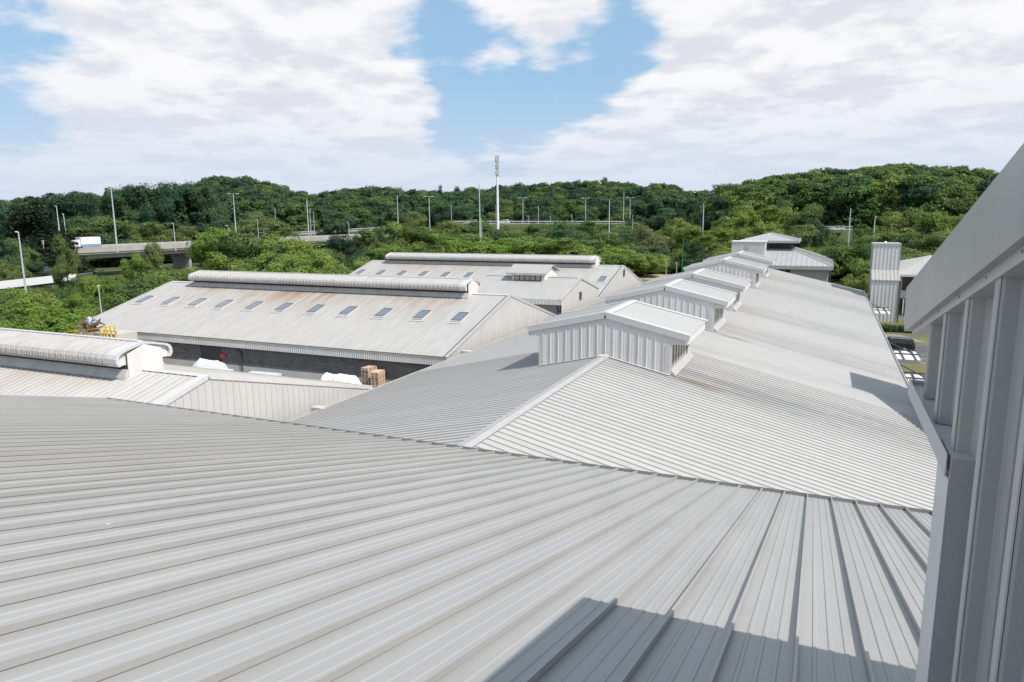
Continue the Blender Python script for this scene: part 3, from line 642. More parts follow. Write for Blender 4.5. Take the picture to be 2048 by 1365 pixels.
def hall(name, label, x0, x1, yr, zr, half, ze, roofmat, single, fascia_h=.72, wall_y=None, far_detail=True):
    h = thing(name, label, 'building', (.5*(x0+x1), yr, G)); o0 = np.array(ORG[h.name])
    a = math.atan((zr-ze)/half); Ls = half/math.cos(a); U = V3(1, 0, 0)
    for side in (-1, 1):
        Vv = V3(0, side*math.cos(a), -math.sin(a)); W = V3(0, side*math.sin(a), math.cos(a)); O = V3(0, yr, zr)
        n = int(round((x1-.42-x0)/P)); xs = x1-.42
        if single and side == -1:
            pm = roll(V3(0, 0, 0), U, Vv, W, seam(.05, .036, .007, 2), .1, Ls).mesh('roof_panel', roofmat)
            nv = 74
            for k in range(nv): link('roof_panel', pm, h, tuple(V3(xs-(k+1)*P, yr, zr)-o0))
            fb = MB()
            for k in range(nv, n): roll(V3(xs-(k+1)*P, yr, zr), U, Vv, W, seam_lite(.05), .1, Ls, fb)
        else:
            fb = MB()
            for k in range(n): roll(V3(xs-(k+1)*P, yr, zr), U, Vv, W, seam_lite(.045, .04), .1, Ls, fb)
        fb.build('roof_field', roofmat, h, kind='stuff')
        slab(MB(), x0+.05, x1-.05, .05, Ls-.03, -.28, -.012, O, U, Vv, W).build('roof_deck', 'dark_metal', h)
        vw = .42 if single else .22; vm_ = 'trim' if single else 'roof_edge'
        vt = MB(); slab(vt, x1-vw, x1+.03, 0, Ls, .052, .070, O, U, Vv, W); slab(vt, x1+.005, x1+.03, 0, Ls, -.17, .0515, O, U, Vv, W); vt.build('verge_trim', vm_, h)
        slab(MB(), x0-.03, x0+.2, 0, Ls, -.17, .06, O, U, Vv, W).build('verge_trim', vm_, h)
    rc = MB()
    for side in (-1, 1):
        Vv = V3(0, side*math.cos(a), -math.sin(a)); W = V3(0, side*math.sin(a), math.cos(a)); slab(rc, x0, x1+.02, 0, .28, .053, .068, V3(0, yr, zr), U, Vv, W)
    rc.build('ridge_cap', 'trim', h)
    # eave fascia of short upright sheets, both sides
    fz0, fz1 = ze-fascia_h, ze-.02
    for side in (-1, 1):
        y = yr+side*half; fb = MB(); Wd = V3(0, side, 0); x = x0+.03
        pr = [(0, 0), (.01, .028), (.08, .028), (.09, 0), (.232, 0), (.242, .028), (.312, .028), (.322, 0), (P-.001, 0)]
        while x < x1-.02:
            roll(V3(x, y, 0), V3(1, 0, 0), V3(0, 0, 1), Wd, pr, fz0, fz1, fb); x += P
        fb.build('fascia', 'metal_wall', h)
        fk = MB(); fk.box((x0+.02, y-side*.08 if side == 1 else y+.004, fz0+.01), (x1-.01, y-.004 if side == 1 else y+.08, fz1-.01)); fk.build('fascia_board', 'dark_metal', h)
        gz = MB(); gz.box((x0, y-.07 if side == -1 else y+.032, ze-.005), (x1, y-.032 if side == -1 else y+.07, ze+.075)); gz.build('gutter_edge', 'rusty' if roofmat == 'roof_skylit' else 'trim_stained', h)
    # gable wall at the right end, and walls
    Wd = V3(1, 0, 0); y = yr-half; joined = MB()
    def top(u): return zr-.10-(zr-ze)/half*abs(u-yr)
    npan = int(round(2*half/P))
    for k in range(npan):
        ya = yr-half+k*P; yb = min(ya+P-.001, yr+half)
        pr = [(ya, 0), (ya+.012, .034), (ya+.06, .034), (ya+.072, 0)]
        if ya < yr < yb and abs(ya+.072-yr) > .01 and yr > ya+.072: pr.append((yr, 0))
        pr.append((yb, 0))
        mb = MB() if single else joined
        roll(V3(x1-.032, 0, 0), V3(0, 1, 0), V3(0, 0, 1), Wd, pr, G+.3, top, mb)
        if single: mb.build('wall_panel', 'metal_gable', h)
    if not single: joined.build('gable_cladding', 'metal_gable', h)
    wy = wall_y if wall_y else .32
    MB().box((x0+.35, yr-half+wy, G), (x1-.40, yr-half+wy+.25, ze-.3)).build('side_wall', 'block_wall', h)
    MB().box((x0+.35, yr+half-wy-.25, G), (x1-.4, yr+half-wy, ze-.3)).build('side_wall', 'block_wall', h)
    MB().box((x0+.34, yr-half+wy-.03, G), (x1-.39, yr-half+wy-.003, G+.62)).build('painted_sun_strip', 'painted_sun_strip', h)  # sunlit foot of the block wall, painted as a lighter strip
    gw = MB()
    for xx in (x0+.1, x1-.30): gw.prism([(xx, yr-half+.1, G), (xx, yr-half+.1, ze-.35), (xx, yr, zr-.35), (xx, yr+half-.1, ze-.35), (xx, yr+half-.1, G)], (.2, 0, 0))
    gw.build('end_wall', 'metal_far', h)
    return h, a
left_hall, aA = hall('gabled_hall', 'left hall just beyond the near roof, pale gable of upright sheets facing right', -75.2, -28.5, 26.2, -7.95, 14.2, -11.77, 'roof_left_hall', True)
vent(left_hall, 26.2, -7.95, -71, -32.95, True)
sky_hall, aB = hall('gabled_hall', 'middle hall with a row of eleven roof windows and rust stains under its ridge vent', -75.2, -28.5, 64.7, -7.85, 13.5, -11.72, 'roof_skylit', False)
vent(sky_hall, 64.7, -7.85, -70.4, -32.7, False)
far_hall, aC = hall('gabled_hall', 'farthest hall with rounded ridge vent, in front of the green trees', -75.2, -28.5, 108.5, -7.85, 14.0, -11.80, 'roof_far_hall', False)
vent(far_hall, 108.5, -7.85, -71.3, -32.8, False)

def skylight(h, x, yr, zr, half, ze, ypos, w_=.98, l_=1.9):
    a = math.atan((zr-ze)/half); U = V3(1, 0, 0); Vv = V3(0, -math.cos(a), -math.sin(a)); W = V3(0, -math.sin(a), math.cos(a)); O = V3(x, yr, zr)
    v0 = (yr-ypos)/math.cos(a)-l_/2; v1 = v0+l_
    k = MB(); slab(k, -w_/2-.10, w_/2+.10, v0-.10, v1+.15, -.02, .15, O, U, Vv, W); s = k.build('roof_window', 'trim', h)
    f = MB()
    for (u0, u1, b0, b1) in ((-w_/2-.03, -w_/2+.07, v0, v1), (w_/2-.07, w_/2+.03, v0, v1), (-w_/2+.07, w_/2-.07, v0, v0+.16), (-w_/2+.07, w_/2-.07, v1-.09, v1)): slab(f, u0, u1, b0, b1, .151, .20, O, U, Vv, W)
    f.build('frame', 'window_frame', s)
    g = MB(); slab(g, -w_/2+.07, w_/2-.07, v0+.16, v1-.09, .151, .185, O, U, Vv, W); g.build('pane', 'glass', s)
    fl = MB(); slab(fl, -w_/2-.3, w_/2+.22, v1+.18, v1+.42, .048, .058, O, U, Vv, W); fl.build('flashing', 'trim', s)
for x in (-73.1, -68.9, -64.7, -60.7, -56.4, -52.3, -48.1, -44.0, -39.75, -35.35, -31.2): skylight(sky_hall, x, 64.7, -7.85, 13.5, -11.72, 58.9)
for x in (-73.6, -69.4, -65.2, -61.0, -56.8, -52.6, -30.15): skylight(far_hall, x, 108.5, -7.85, 14, -11.8, 102.5)
sm = MB(); sm.box((-28.44, 108.1, -9.5), (-28.40, 108.75, -8.4)); wf = sm.build('gable_window', 'dark_metal', far_hall)
g_ = MB(); g_.box((-28.399, 108.18, -9.42), (-28.39, 108.67, -8.48)); g_.build('pane', 'glass_dark', wf)

# door, hose box, downpipe on the block wall of the skylit hall
yw = 64.7-13.5+.32
def wall_pt(px, py): return at_y(px, py, yw)
a, b = wall_pt(403, 690), wall_pt(441, 728)
d = MB(); d.box((a[0], yw-.03, G+.02), (b[0], yw-.002, -12.35)); dd = d.build('door', 'dark_metal', sky_hall)
d = MB(); d.box((a[0]-.10, yw-.06, G), (a[0]-.002, yw-.002, -12.3)); d.box((b[0]+.002, yw-.06, G), (b[0]+.1, yw-.002, -12.3)); d.build('door_frame', 'dark_gap', dd)
a = wall_pt(441, 707); b = wall_pt(452, 716)
MB().box((a[0]+.05, yw-.16, b[2]), (b[0]+.05, yw-.002, a[2])).build('hose_box', 'red', sky_hall)
a = wall_pt(484, 712)
dp = MB(); dp.tube((a[0], yw-.08, G), (a[0], yw-.08, -13.0), .065, n=8); dp.tube((a[0], yw-.08, -13.0), (a[0]-.32, yw-.25, -12.5), .065, n=8); dp.build('downpipe', 'dark_metal', sky_hall)

# small connecting hall with its dormer
dx0, dx1, dyr, dzr, dh, dze = -42.0, -28.5, 87.3, -8.0, 7.8, -10.02
conn = thing('link_building', 'small gabled building with a dormer, between the skylit hall and the farthest hall', 'building', (-35, 87.3, G))
a = math.atan((dzr-dze)/dh); Ls = dh/math.cos(a); U = V3(1, 0, 0)
for side in (-1, 1):
    Vv = V3(0, side*math.cos(a), -math.sin(a)); W = V3(0, side*math.sin(a), math.cos(a)); fb = MB(); n = int((dx1-dx0)/P)
    for k in range(n): roll(V3(dx0+k*P, dyr, dzr), U, Vv, W, seam_lite(.03, .05), .1, Ls, fb)
    fb.build('roof_field', 'metal_hall', conn, kind='stuff')
    slab(MB(), dx0, dx1, .05, Ls-.02, -.22, -.012, V3(0, dyr, dzr), U, Vv, W).build('roof_deck', 'dark_metal', conn)
    vt = MB(); slab(vt, dx1-.35, dx1+.03, 0, Ls, .035, .055, V3(0, dyr, dzr), U, Vv, W); slab(vt, dx1+.003, dx1+.03, 0, Ls, -.16, .035, V3(0, dyr, dzr), U, Vv, W); vt.build('verge_trim', 'roof_edge', conn); slab(MB(), dx0-.05, dx1+.02, 0, .22, .056, .07, V3(0, dyr, dzr), U, Vv, W).build('ridge_cap', 'roof_edge', conn)
gb = MB()
k = 0
while k*P < 2*dh-.1:
    ya = dyr-dh+.3+k*P; yb = min(ya+P-.001, dyr+dh-.3); pr = [(ya, 0), (ya+.012, .03), (ya+.05, .03), (ya+.06, 0)]
    if ya+.06 < dyr < yb: pr.append((dyr, 0))
    pr.append((yb, 0)); roll(V3(dx1-.05, 0, 0), V3(0, 1, 0), V3(0, 0, 1), V3(1, 0, 0), pr, G, lambda u: dzr-.1-(dzr-dze)/dh*abs(u-dyr), gb); k += 1
    if yb >= dyr+dh-.31: break
gb.build('gable_cladding', 'metal_gable', conn)
fb = MB(); x = dx0
while x < dx1-.03:
    roll(V3(x, dyr-dh, 0), V3(1, 0, 0), V3(0, 0, 1), V3(0, -1, 0), [(0, 0), (.01, .025), (.1, .025), (.11, 0), (min(P-.001, dx1-x), 0)], dze-.62, dze-.02, fb); x += P
fb.build('fascia', 'metal_wall', conn)
wb = MB(); wb.box((dx0+.2, dyr-dh+.55, G), (dx1-.3, dyr+dh-.3, dze-.2)); wb.prism([(dx0+.1, dyr-dh+.5, dze-.3), (dx0+.1, dyr, dzr-.25), (dx0+.1, dyr+dh-.3, dze-.3)], (dx1-dx0-.25, 0, 0)); wb.build('wall', 'metal_far', conn)
MB().bar((-29.0, dyr-dh+.5, dze-1.5), (-29.0, dyr-dh+.05, dze-.65), .14).build('eave_strut', 'dark_metal', conn)
MB().box((-28.56, 86.6, -10.75), (-28.41, 87.25, -9.75)).build('gable_window', 'glass_dark', conn)
dm = MB(); dm.box((-37.6, 85.75, -8.9), (-33.0, 90.3, -7.55)); dm.prism([(-37.6, 85.75, -7.55), (-37.6, 88.0, -6.62), (-37.6, 90.3, -7.55)], (4.6, 0, 0)); dorm = dm.build('dormer', 'metal_wall', conn)
da = math.atan((-6.5+7.45)/2.75)
dr = MB()
for side in (-1, 1): slab(dr, -38.3, -32.6, 0, 2.75/math.cos(da), 0, .09, V3(0, 88.0, -6.52), U, V3(0, side*math.cos(da), -math.sin(da)), V3(0, side*math.sin(da), math.cos(da)))
dr.build('dormer_roof', 'metal_hall', dorm)
df = MB(); df.box((-38.25, 85.22, -7.66), (-32.65, 85.26, -7.40)); df.build('dormer_fascia', 'trim_stained', dorm)
wb = MB(); wb.box((-37.25, 85.70, -8.42), (-33.45, 85.748, -7.62)); dwin = wb.build('window', 'dark_metal', dorm)
for k in range(5):
    MB().box((-37.15+k*.745, 85.66, -8.34), (-37.15+k*.745+.60, 85.698, -7.70)).build('pane', 'glass_pale', dwin)

# ---------------------------------------------------------------- pavilion and the stair blocks far right
pav = thing('pavilion', 'pyramid-roofed pavilion with a glazed lantern, beyond the far end of the main hall', 'building', (-10.6, 162, G))
pc = (-10.6, 162.0)
def pyramid(mb, c, h0, z0, h1, z1, n_rib):
    for sx in range(4):
        ang = sx*math.pi/2; d = V3(math.sin(ang), -math.cos(ang), 0); t = V3(math.cos(ang), math.sin(ang), 0); cc = V3(c[0], c[1], 0)
        for k in range(n_rib):
            u0, u1 = -1+2*k/n_rib, -1+2*(k+1)/n_rib
            q = [cc+d*h0+t*h0*u0+V3(0,0,z0), cc+d*h0+t*h0*u1+V3(0,0,z0)]
            # ribs run straight up the slope; clipped by the hips
            def up(u):
                f = min(1.0, (1-abs(u))*h0/(h0-h1) if abs(u)*h0 > h1 else 1.0); hh = h0+(h1-h0)*f
                return cc+d*hh+t*h0*u+V3(0,0,z0+(z1-z0)*f)
            mb.face(q[0], q[1], up(u1), up(u0))
            s0 = q[0]+V3(0,0,.0); s1 = up(u0)
            if np.linalg.norm(s1-s0) > .3: mb.bar(s0+V3(0,0,.03), s1+V3(0,0,.03), .09, .10)
r_ = MB(); pyramid(r_, pc, 12.3, -10.15, 4.4, -7.25, 26); r_.build('roof', 'metal_far', pav)
r_ = MB(); pyramid(r_, pc, 5.7, -5.55, .05, -4.15, 14); r_.build('lantern_roof', 'metal_far', pav)
hb = MB()
for sx, sy in ((1,-1),(1,1),(-1,1),(-1,-1)):
    hb.bar((pc[0]+sx*12.3, pc[1]+sy*12.3, -10.08), (pc[0]+sx*4.4, pc[1]+sy*4.4, -7.18), .22, .16); hb.bar((pc[0]+sx*5.7, pc[1]+sy*5.7, -5.5), (pc[0], pc[1], -4.08), .18, .14)
hb.build('hip_cap', 'trim', pav)
fb = MB()
for h0, z0, hh in ((12.3, -10.17, .68), (5.7, -5.57, .42)):
    for (sx, sy) in ((0,-1),(1,0),(0,1),(-1,0)):
        if sx == 0: fb.box((pc[0]-h0, pc[1]+sy*h0-.06, z0-hh), (pc[0]+h0, pc[1]+sy*h0+.06, z0))
        else: fb.box((pc[0]+sx*h0-.06, pc[1]-h0+.07, z0-hh), (pc[0]+sx*h0+.06, pc[1]+h0-.07, z0))
fb.build('fascia', 'metal_far', pav)
lw = MB(); lw.box((pc[0]-4.3, pc[1]-4.3, -7.6), (pc[0]+4.3, pc[1]+4.3, -5.6)); lan = lw.build('lantern', 'dark_metal', pav)
for k in range(8):
    MB().box((pc[0]-4.1+k*1.03, pc[1]-4.36, -7.1), (pc[0]-4.1+k*1.03+.9, pc[1]-4.302, -6.1)).build('pane', 'glass_dark', lan)
w_ = MB(); w_.box((pc[0]-11.6, pc[1]-11.6, G), (pc[0]+11.6, pc[1]+11.6, -10.3)); w_.build('wall', 'metal_far', pav)
w_ = MB()
for k in range(3): w_.box((pc[0]+1.2+k*1.2, pc[1]-11.66, -12.2), (pc[0]+2.2+k*1.2, pc[1]-11.602, -10.9))
w_.build('window_band', 'glass_dark', pav)
ws = MB()
for k in range(50): ws.bar((pc[0]-11.5+k*P, pc[1]-11.63, G), (pc[0]-11.5+k*P, pc[1]-11.63, -10.5), .06)
ws.build('wall_rib', 'metal_far', pav, kind='stuff')
MB().tube((pc[0]+11.9, pc[1]-12.2, G), (pc[0]+11.9, pc[1]-12.2, -10.9), .09).build('downpipe', 'dark_metal', pav)
an = MB(); an.box((-17.6, 153.5, -10.5), (-11.1, 157.5, -5.75)); ann = an.build('plant_block', 'metal_wall', pav)
ar = MB()
for k in range(14): ar.bar((-17.6+k*P, 153.47, -10), (-17.6+k*P, 153.47, -5.9), .05)
ar.build('block_rib', 'metal_wall', ann); MB().box((-17.75, 153.35, -5.75), (-10.95, 157.65, -5.55)).build('coping', 'white_paint', ann)
MB().box((-14.9, 153.40, -7.2), (-14.2, 153.48, -5.95)).build('vent_grille', 'metal_tower', ann)

def stair_block(label, x0, x1, yf, ztop, zmid, zeave, depth_low, name='stair_block'):
    """tall clad shaft with a lean-to in front of it"""
    s = thing(name, label, 'building', (.5*(x0+x1), yf+depth_low+1, G)); yb = yf+depth_low
    b = MB(); b.box((x0, yb, G), (x1, yb+4.6, ztop)); b.build('shaft', 'metal_wall', s)
    r = MB(); k = 0
    while x0+k*P < x1+.05:
        r.bar((x0+k*P, yb-.02, zmid-.2), (x0+k*P, yb-.02, ztop-.25), .035); r.bar((x0+k*P, yf-.02, G), (x0+k*P, yf-.02, zeave-.15), .035); k += 1
    for k in range(int(4.6/P)+1): r.bar((x0-.02, yb+k*P, G), (x0-.02, yb+k*P, ztop-.25), .035); r.bar((x1+.02, yb+k*P, G), (x1+.02, yb+k*P, ztop-.25), .035)
    r.build('wall_rib', 'metal_far', s)
    c = MB(); c.box((x0-.08, yb-.08, ztop-.28), (x1+.08, yb+4.68, ztop+.03)); c.build('coping', 'metal_far', s)
    l = MB(); l.prism([(x0+.02, yf, G), (x0+.02, yf, zeave-.1), (x0+.02, yb-.03, zmid-.1), (x0+.02, yb-.03, G)], (x1-x0-.04, 0, 0)); l.build('lean_to', 'metal_wall', s)
    rr = MB(); rr.prism([(x0-.1, yf-.12, zeave-.12), (x0-.1, yf-.12, zeave), (x0-.1, yb-.05, zmid+.02), (x0-.1, yb-.05, zmid-.1)], (x1-x0+.2, 0, 0))
    k = 0
    while x0+k*P < x1+.1:
        rr.bar((x0+k*P, yf-.12, zeave+.03), (x0+k*P, yb-.06, zmid+.05), .06, .05); k += 1
    rr.build('lean_to_roof', 'metal_hall', s)
    return s
stE = stair_block('slim grey stair block with a lean-to roof, by the lawn beyond the car', 6.2, 9.55, 109.3, -4.25, -7.85, -9.1, 2.0)
MB().tube((7.7, 112.5, -4.2), (7.7, 112.5, -3.95), .22, .12).build('roof_cowl', 'white_paint', stE)
MB().bar((9.72, 109.25, G), (9.72, 109.25, -9.2), .14).build('downpipe', 'dark_metal', stE)
stair_block('grey stair block with long lean-to roof, behind the right-hand wall beside the main hall gutter', 6.45, 9.8, 40.8, -5.25, -7.0, -10.75, 6.1)
# house right of the stair block
hs = thing('gatehouse', 'low grey house with dark windows, partly hidden by the sloping fascia', 'building', (15, 120, G))
b = MB(); b.box((9.95, 113.2, G), (20, 128, -8.9)); b.build('wall', 'metal_far', hs)
b = MB()
hz0, hz1 = -8.55, -6.2
b.prism([(9.6, 112.6, hz0), (12.3, 112.6, hz0), (15.5, 112.6, hz0-.9), (20.6, 112.6, hz0-.9), (20.6, 112.6, hz0-1.15), (15.5, 112.6, hz0-1.15), (12.2, 112.6, hz0-.28), (9.6, 112.6, hz0-.28)], (0, .2, 0)); b.build('fascia', 'trim', hs)
b = MB(); b.face((9.6, 112.6, hz0+.01), (12.3, 112.6, hz0+.01), (14.2, 120, hz1), (9.6, 120, hz1-1.0)).face((12.3, 112.6, hz0+.01), (15.5, 112.6, hz0-.89), (20.6, 112.6, hz0-.89), (20.6, 120, hz1), (14.2, 120, hz1)).face((9.6, 120, hz1-1.0), (14.2, 120, hz1), (20.6, 120, hz1), (20.6, 128.5, hz0-.5), (9.6, 128.5, hz0-.5)); b.build('roof', 'metal_hall', hs)
b = MB(); b.box((10.25, 113.15, -10.8), (11.55, 113.198, -8.95)); b.build('window', 'glass_dark', hs)
b = MB(); b.box((10.0, 113.15, -14.3), (12.0, 113.198, -11.9)); e_ = b.build('entrance', 'glass_dark', hs)
b = MB(); b.box((10.55, 113.10, -14.2), (10.7, 113.148, -12.0)); b.box((11.1, 113.10, -14.2), (11.2, 113.148, -12.0)); b.build('door_post', 'trim', e_)

# white canopies under the right-hand gutter
def canopy(y0, y1, x0, x1, z, label):
    c = thing('glass_canopy', label, 'canopy', (x0, .5*(y0+y1), z), 'white canopies along the hall')
    MB().box((x0, y0, z-.03), (x1, y1, z)).build('roof_sheet', 'white_paint', c)
    f = MB()
    f.bar((x0+.45, y0-.3, z+.06), (x0+.45, y1+.3, z+.06), .09); f.bar((x1-.35, y0-.3, z+.06), (x1-.35, y1+.3, z+.06), .09)
    f.bar((x0-.2, .45*y0+.55*y1, z+.07), (x1+.05, .45*y0+.55*y1, z+.07), .09); f.bar((x0-.25, y1+.9, z+.5), (x1-.35, .45*y0+.55*y1+.1, z+.10), .07); f.bar((x0-.3, y1+.25, z+.06), (x1+.05, y1+.25, z+.06), .09)
    f.build('frame', 'dark_metal', c)
canopy(94.4, 99.4, 6.05, 7.62, -11.85, 'white canopy with dark frame in front of the slim stair block')
canopy(65.0, 69.0, 6.05, 7.72, -11.85, 'white canopy with dark frame just in front of the parked black car')
canopy(55.2, 59.0, 6.05, 7.6, -11.85, 'white canopy with dark frame beside the gutter, nearest the ribbed wall')

# ---------------------------------------------------------------- vehicles
def make_car(paint, label, loc, rz, group=None, detail=True):
    """estate car, 4.8 long, nose towards -x"""
    c = thing('parked_car' if detail else 'passing_car', label, 'car', loc, group, rz)
    def L(name, mb, m, p=None, smooth=False): return link(name, mb.mesh(name, m, (0, 0, 0), smooth), p or c)
    side = [(-2.40,.35),(-2.42,.62),(-2.2,.78),(-1.1,.93),(-.85,.98),(2.1,1.0),(2.36,.95),(2.42,.6),(2.38,.35)]
    mb = MB(); hw = .90
    rows = []
    for y, s in ((-hw+.02, .0), (-hw, .06), (-hw+.0, .5), (0, 1)): pass
    mb.prism([(x, -hw, z) for x, z in side], (0, 2*hw, 0))
    body = L('body', mb, paint)
    roof = [(-.75,.98),(-.05,1.40),(.5,1.48),(1.6,1.46),(2.15,1.30),(2.33,.99)]
    gb = MB(); y0, y1 = .84, .62
    lo = [(x, z) for x, z in roof]
    gl = MB()
    for s in (-1, 1):
        gl.face(*[(x, s*(y0-(z-.98)/.5*(y0-y1)), z) for x, z in (roof if s == -1 else roof[::-1])])
    for (a, b_) in zip(roof[:-1], roof[1:]):
        ya, yb = y0-(a[1]-.98)/.5*(y0-y1), y0-(b_[1]-.98)/.5*(y0-y1)
        (gl if (a[1] < 1.2 or b_[1] < 1.2) else gb).face((a[0], -ya, a[1]), (b_[0], -yb, b_[1]), (b_[0], yb, b_[1]), (a[0], ya, a[1]))
    L('window_glass', gl, 'glass_dark'); L('roof_panel', gb, paint)
    pil = MB()
    for x0_, x1_ in ((-.75, -.05), (.75, .75), (1.75, 1.75), (2.33, 2.15)):
        for s in (-1, 1): pil.bar((x0_, s*.845, .99), (x1_, s*.635, 1.44 if x1_ < 2 else 1.30), .07)
    pil.bar((-.05, -.63, 1.42), (2.1, -.64, 1.36), .06); pil.bar((-.05, .63, 1.42), (2.1, .64, 1.36), .06)
    L('pillar', pil, paint)
    rl = MB(); rl.bar((.0, -.56, 1.50), (1.9, -.56, 1.47), .035); rl.bar((.0, .56, 1.50), (1.9, .56, 1.47), .035); L('roof_rail', rl, 'alloy')
    for x in (-1.45, 1.42):
        for s in (-1, 1):
            w = MB(); w.tube((x, s*.70, .33), (x, s*.915, .33), .33, n=20); wo = L('wheel', w, 'tyre')
            r = MB(); r.tube((x, s*.90, .33), (x, s*.925, .33), .22, n=16); L('rim', r, 'alloy', wo)
    for s in (-1, 1):
        t = MB(); t.box((2.36, min(s*.55, s*.90), .74), (2.43, max(s*.55, s*.90), .92)); t.box((2.15, min(s*.86, s*.905), .76), (2.36, max(s*.86, s*.905), .92)); L('tail_light', t, 'tail_red')
        t = MB(); t.box((-2.41, min(s*.5, s*.88), .60), (-2.3, max(s*.5, s*.88), .76)); L('headlight', t, 'white_paint')
    return c
p = at_z(1797, 694.5, G+.02)
make_car('car_black', 'black estate car parked on the asphalt between the main hall and the right wall', (7.15, 86.4, G+.014), math.radians(-4))
def deck_dir(a, b): d = (b-a)[:2]; return math.atan2(d[1], d[0])

# ---------------------------------------------------------------- motorway bridge, truck, barriers
BZ = -7.0
bA, bB = at_z(40, 500.5, BZ), at_z(720, 470.5, BZ)
bd = (bB-bA); bd[2] = 0; blen = np.linalg.norm(bd); bd /= blen; bn = V3(-bd[1], bd[0], 0)
if bn@bA < 0: bn = -bn                        # away from the camera
bA = bA - bd*60; bB = bB + bd*90; blen = np.linalg.norm(bB-bA)
bridge = thing('road_bridge', 'long concrete motorway bridge carrying a white truck behind the bushes', 'bridge', tuple(.5*(bA+bB)*V3(1,1,0)+V3(0,0,G)))
def bbox(mb, s0, s1, t0, t1, z0, z1): return slab(mb, s0, s1, t0, t1, z0, z1, V3(bA[0], bA[1], 0), bd, bn, V3(0, 0, 1))
bbox(MB(), 0, blen, .0, 12, BZ-1.9, BZ-.70).build('deck', 'concrete', bridge)
bbox(MB(), 0, blen, -.25, .0, BZ-1.45, BZ).build('parapet', 'concrete', bridge); bbox(MB(), 0, blen, 12, 12.25, BZ-1.45, BZ).build('parapet', 'concrete', bridge)
bbox(MB(), 0, blen, .9, 11, BZ-3.0, BZ-1.905).build('girder', 'concrete', bridge)
for s in np.arange(40, blen, 34): bbox(MB(), s, s+.8, 2.5, 9.5, G-1, BZ-3.005).build('pier', 'concrete', bridge)
gr = MB()
for s in np.arange(0, blen, 4.0): gr.bar(bA+bd*s+bn*(-.1)+V3(0,0,0), bA+bd*s+bn*(-.1)+V3(0,0,.42), .07)
gr.bar(bA+bn*(-.1)+V3(0,0,.42), bB+bn*(-.1)+V3(0,0,.42), .08)
gr.build('handrail', 'galvanised', bridge)
def on_bridge(px, t0):
    """distance along the bridge where the sight line through column px crosses the lane t0"""
    d = ray(px, 480)[:2]; o = (bA+bn*t0)[:2]; A = np.array([[bd[0], -d[0]], [bd[1], -d[1]]]); return np.linalg.solve(A, -o)[0]
# embankment that carries the bridge's left end
e = MB(); s0, s1 = -40, on_bridge(150, 0)
emb = [(s0, -4, G), (s0, 0, BZ-1.3), (s0, 14, BZ-1.3), (s0, 30, G)]
A_ = [V3(bA[0], bA[1], 0)+bd*s0+bn*t+V3(0, 0, z) for _, t, z in emb]; B_ = [V3(bA[0], bA[1], 0)+bd*s1+bn*t+V3(0, 0, z) for _, t, z in emb]
e.strip(A_, B_); e.face(*B_)
structure(e, 'embankment', 'meadow')

def make_truck(loc, rz, label):
    t = thing('box_truck', label, 'truck', loc, None, rz)
    def L(name, mb, m, p=None): return link(name, mb.mesh(name, m), p or t)
    L('cargo_box', MB().box((-2.35, -1.22, 1.55), (3.6, 1.22, 3.55)), 'white_paint'); L('side_skirt', MB().box((-2.35, -1.235, .75), (3.62, 1.235, 1.548)), 'truck_blue')
    cabm = MB(); cabm.prism([(-4.2, -1.1, .55), (-4.25, -1.1, 1.45), (-3.95, -1.1, 2.45), (-3.7, -1.1, 2.75), (-2.45, -1.1, 2.75), (-2.45, -1.1, .55)], (0, 2.2, 0)); cb = L('cab', cabm, 'white_paint')
    wm = MB(); wm.prism([(-3.95, -1.11, 1.55), (-3.82, -1.11, 2.3), (-3.1, -1.11, 2.3), (-3.1, -1.11, 1.55)], (0, .008, 0)); wm.prism([(-4.26, -.95, 1.5), (-3.99, -.95, 2.4), (-3.99, .95, 2.4), (-4.26, .95, 1.5)], (-.012, 0, 0)); L('window', wm, 'glass_dark', cb)
    for x in (-3.4, 2.2):
        for s in (-1, 1): L('wheel', MB().tube((x, s*.8, .48), (x, s*1.12, .48), .48, n=14), 'tyre')
    return t
tp = bA + bd*on_bridge(172, 2.2) + bn*2.2; ang = deck_dir(bA, bB)
make_truck((tp[0], tp[1], BZ-.698), ang, 'white box truck with blue lower side driving along the bridge').scale = (.88, .88, .88)
# road behind the bridge (carriageway seen at the level of the trees) and its guard rails
def road_piece(name, label, a, b, wid, railmat, group):
    a = np.array(a, float); b = np.array(b, float); d = (b-a).copy(); d[2] = 0; Ln = np.linalg.norm(d); d /= Ln; n = V3(-d[1], d[0], 0)
    if n@a < 0: n = -n
    mb = MB(); mb.prism([a-V3(0,0,.3), a+n*wid-V3(0,0,.3), a+n*(wid+6)+V3(0, 0, -6), a-n*5+V3(0, 0, -6)], b-a); structure(mb, 'road_bank', 'meadow')
    structure(MB().prism([a, a+n*wid, a+n*wid-V3(0,0,.29), a-V3(0,0,.29)], b-a), 'carriageway', 'concrete')
    g = thing('guard_rail', label, 'guard rail', tuple(.5*(a+b)), group)
    r = MB(); r.bar(a+n*.4+V3(0,0,.75), b+n*.4+V3(0,0,.75), .08, .32); r.build('rail', railmat, g)
    pm = MB()
    for s in np.arange(0, Ln, 3.0): pm.bar(a+d*s+n*.45+V3(0,0,0)+(b-a)/Ln*0+V3(0,0,(b[2]-a[2])*s/Ln), a+d*s+n*.45+V3(0,0,.7+(b[2]-a[2])*s/Ln), .12)
    pm.build('post', railmat, g)
    return a, b, d, n
rA = road_piece('carriageway', 'pale guard rail beside the far carriageway, behind the bridge parapet', at_r(520, 473, 300), at_r(760, 459, 312), 9, 'galvanised', 'guard rails of the motorway')
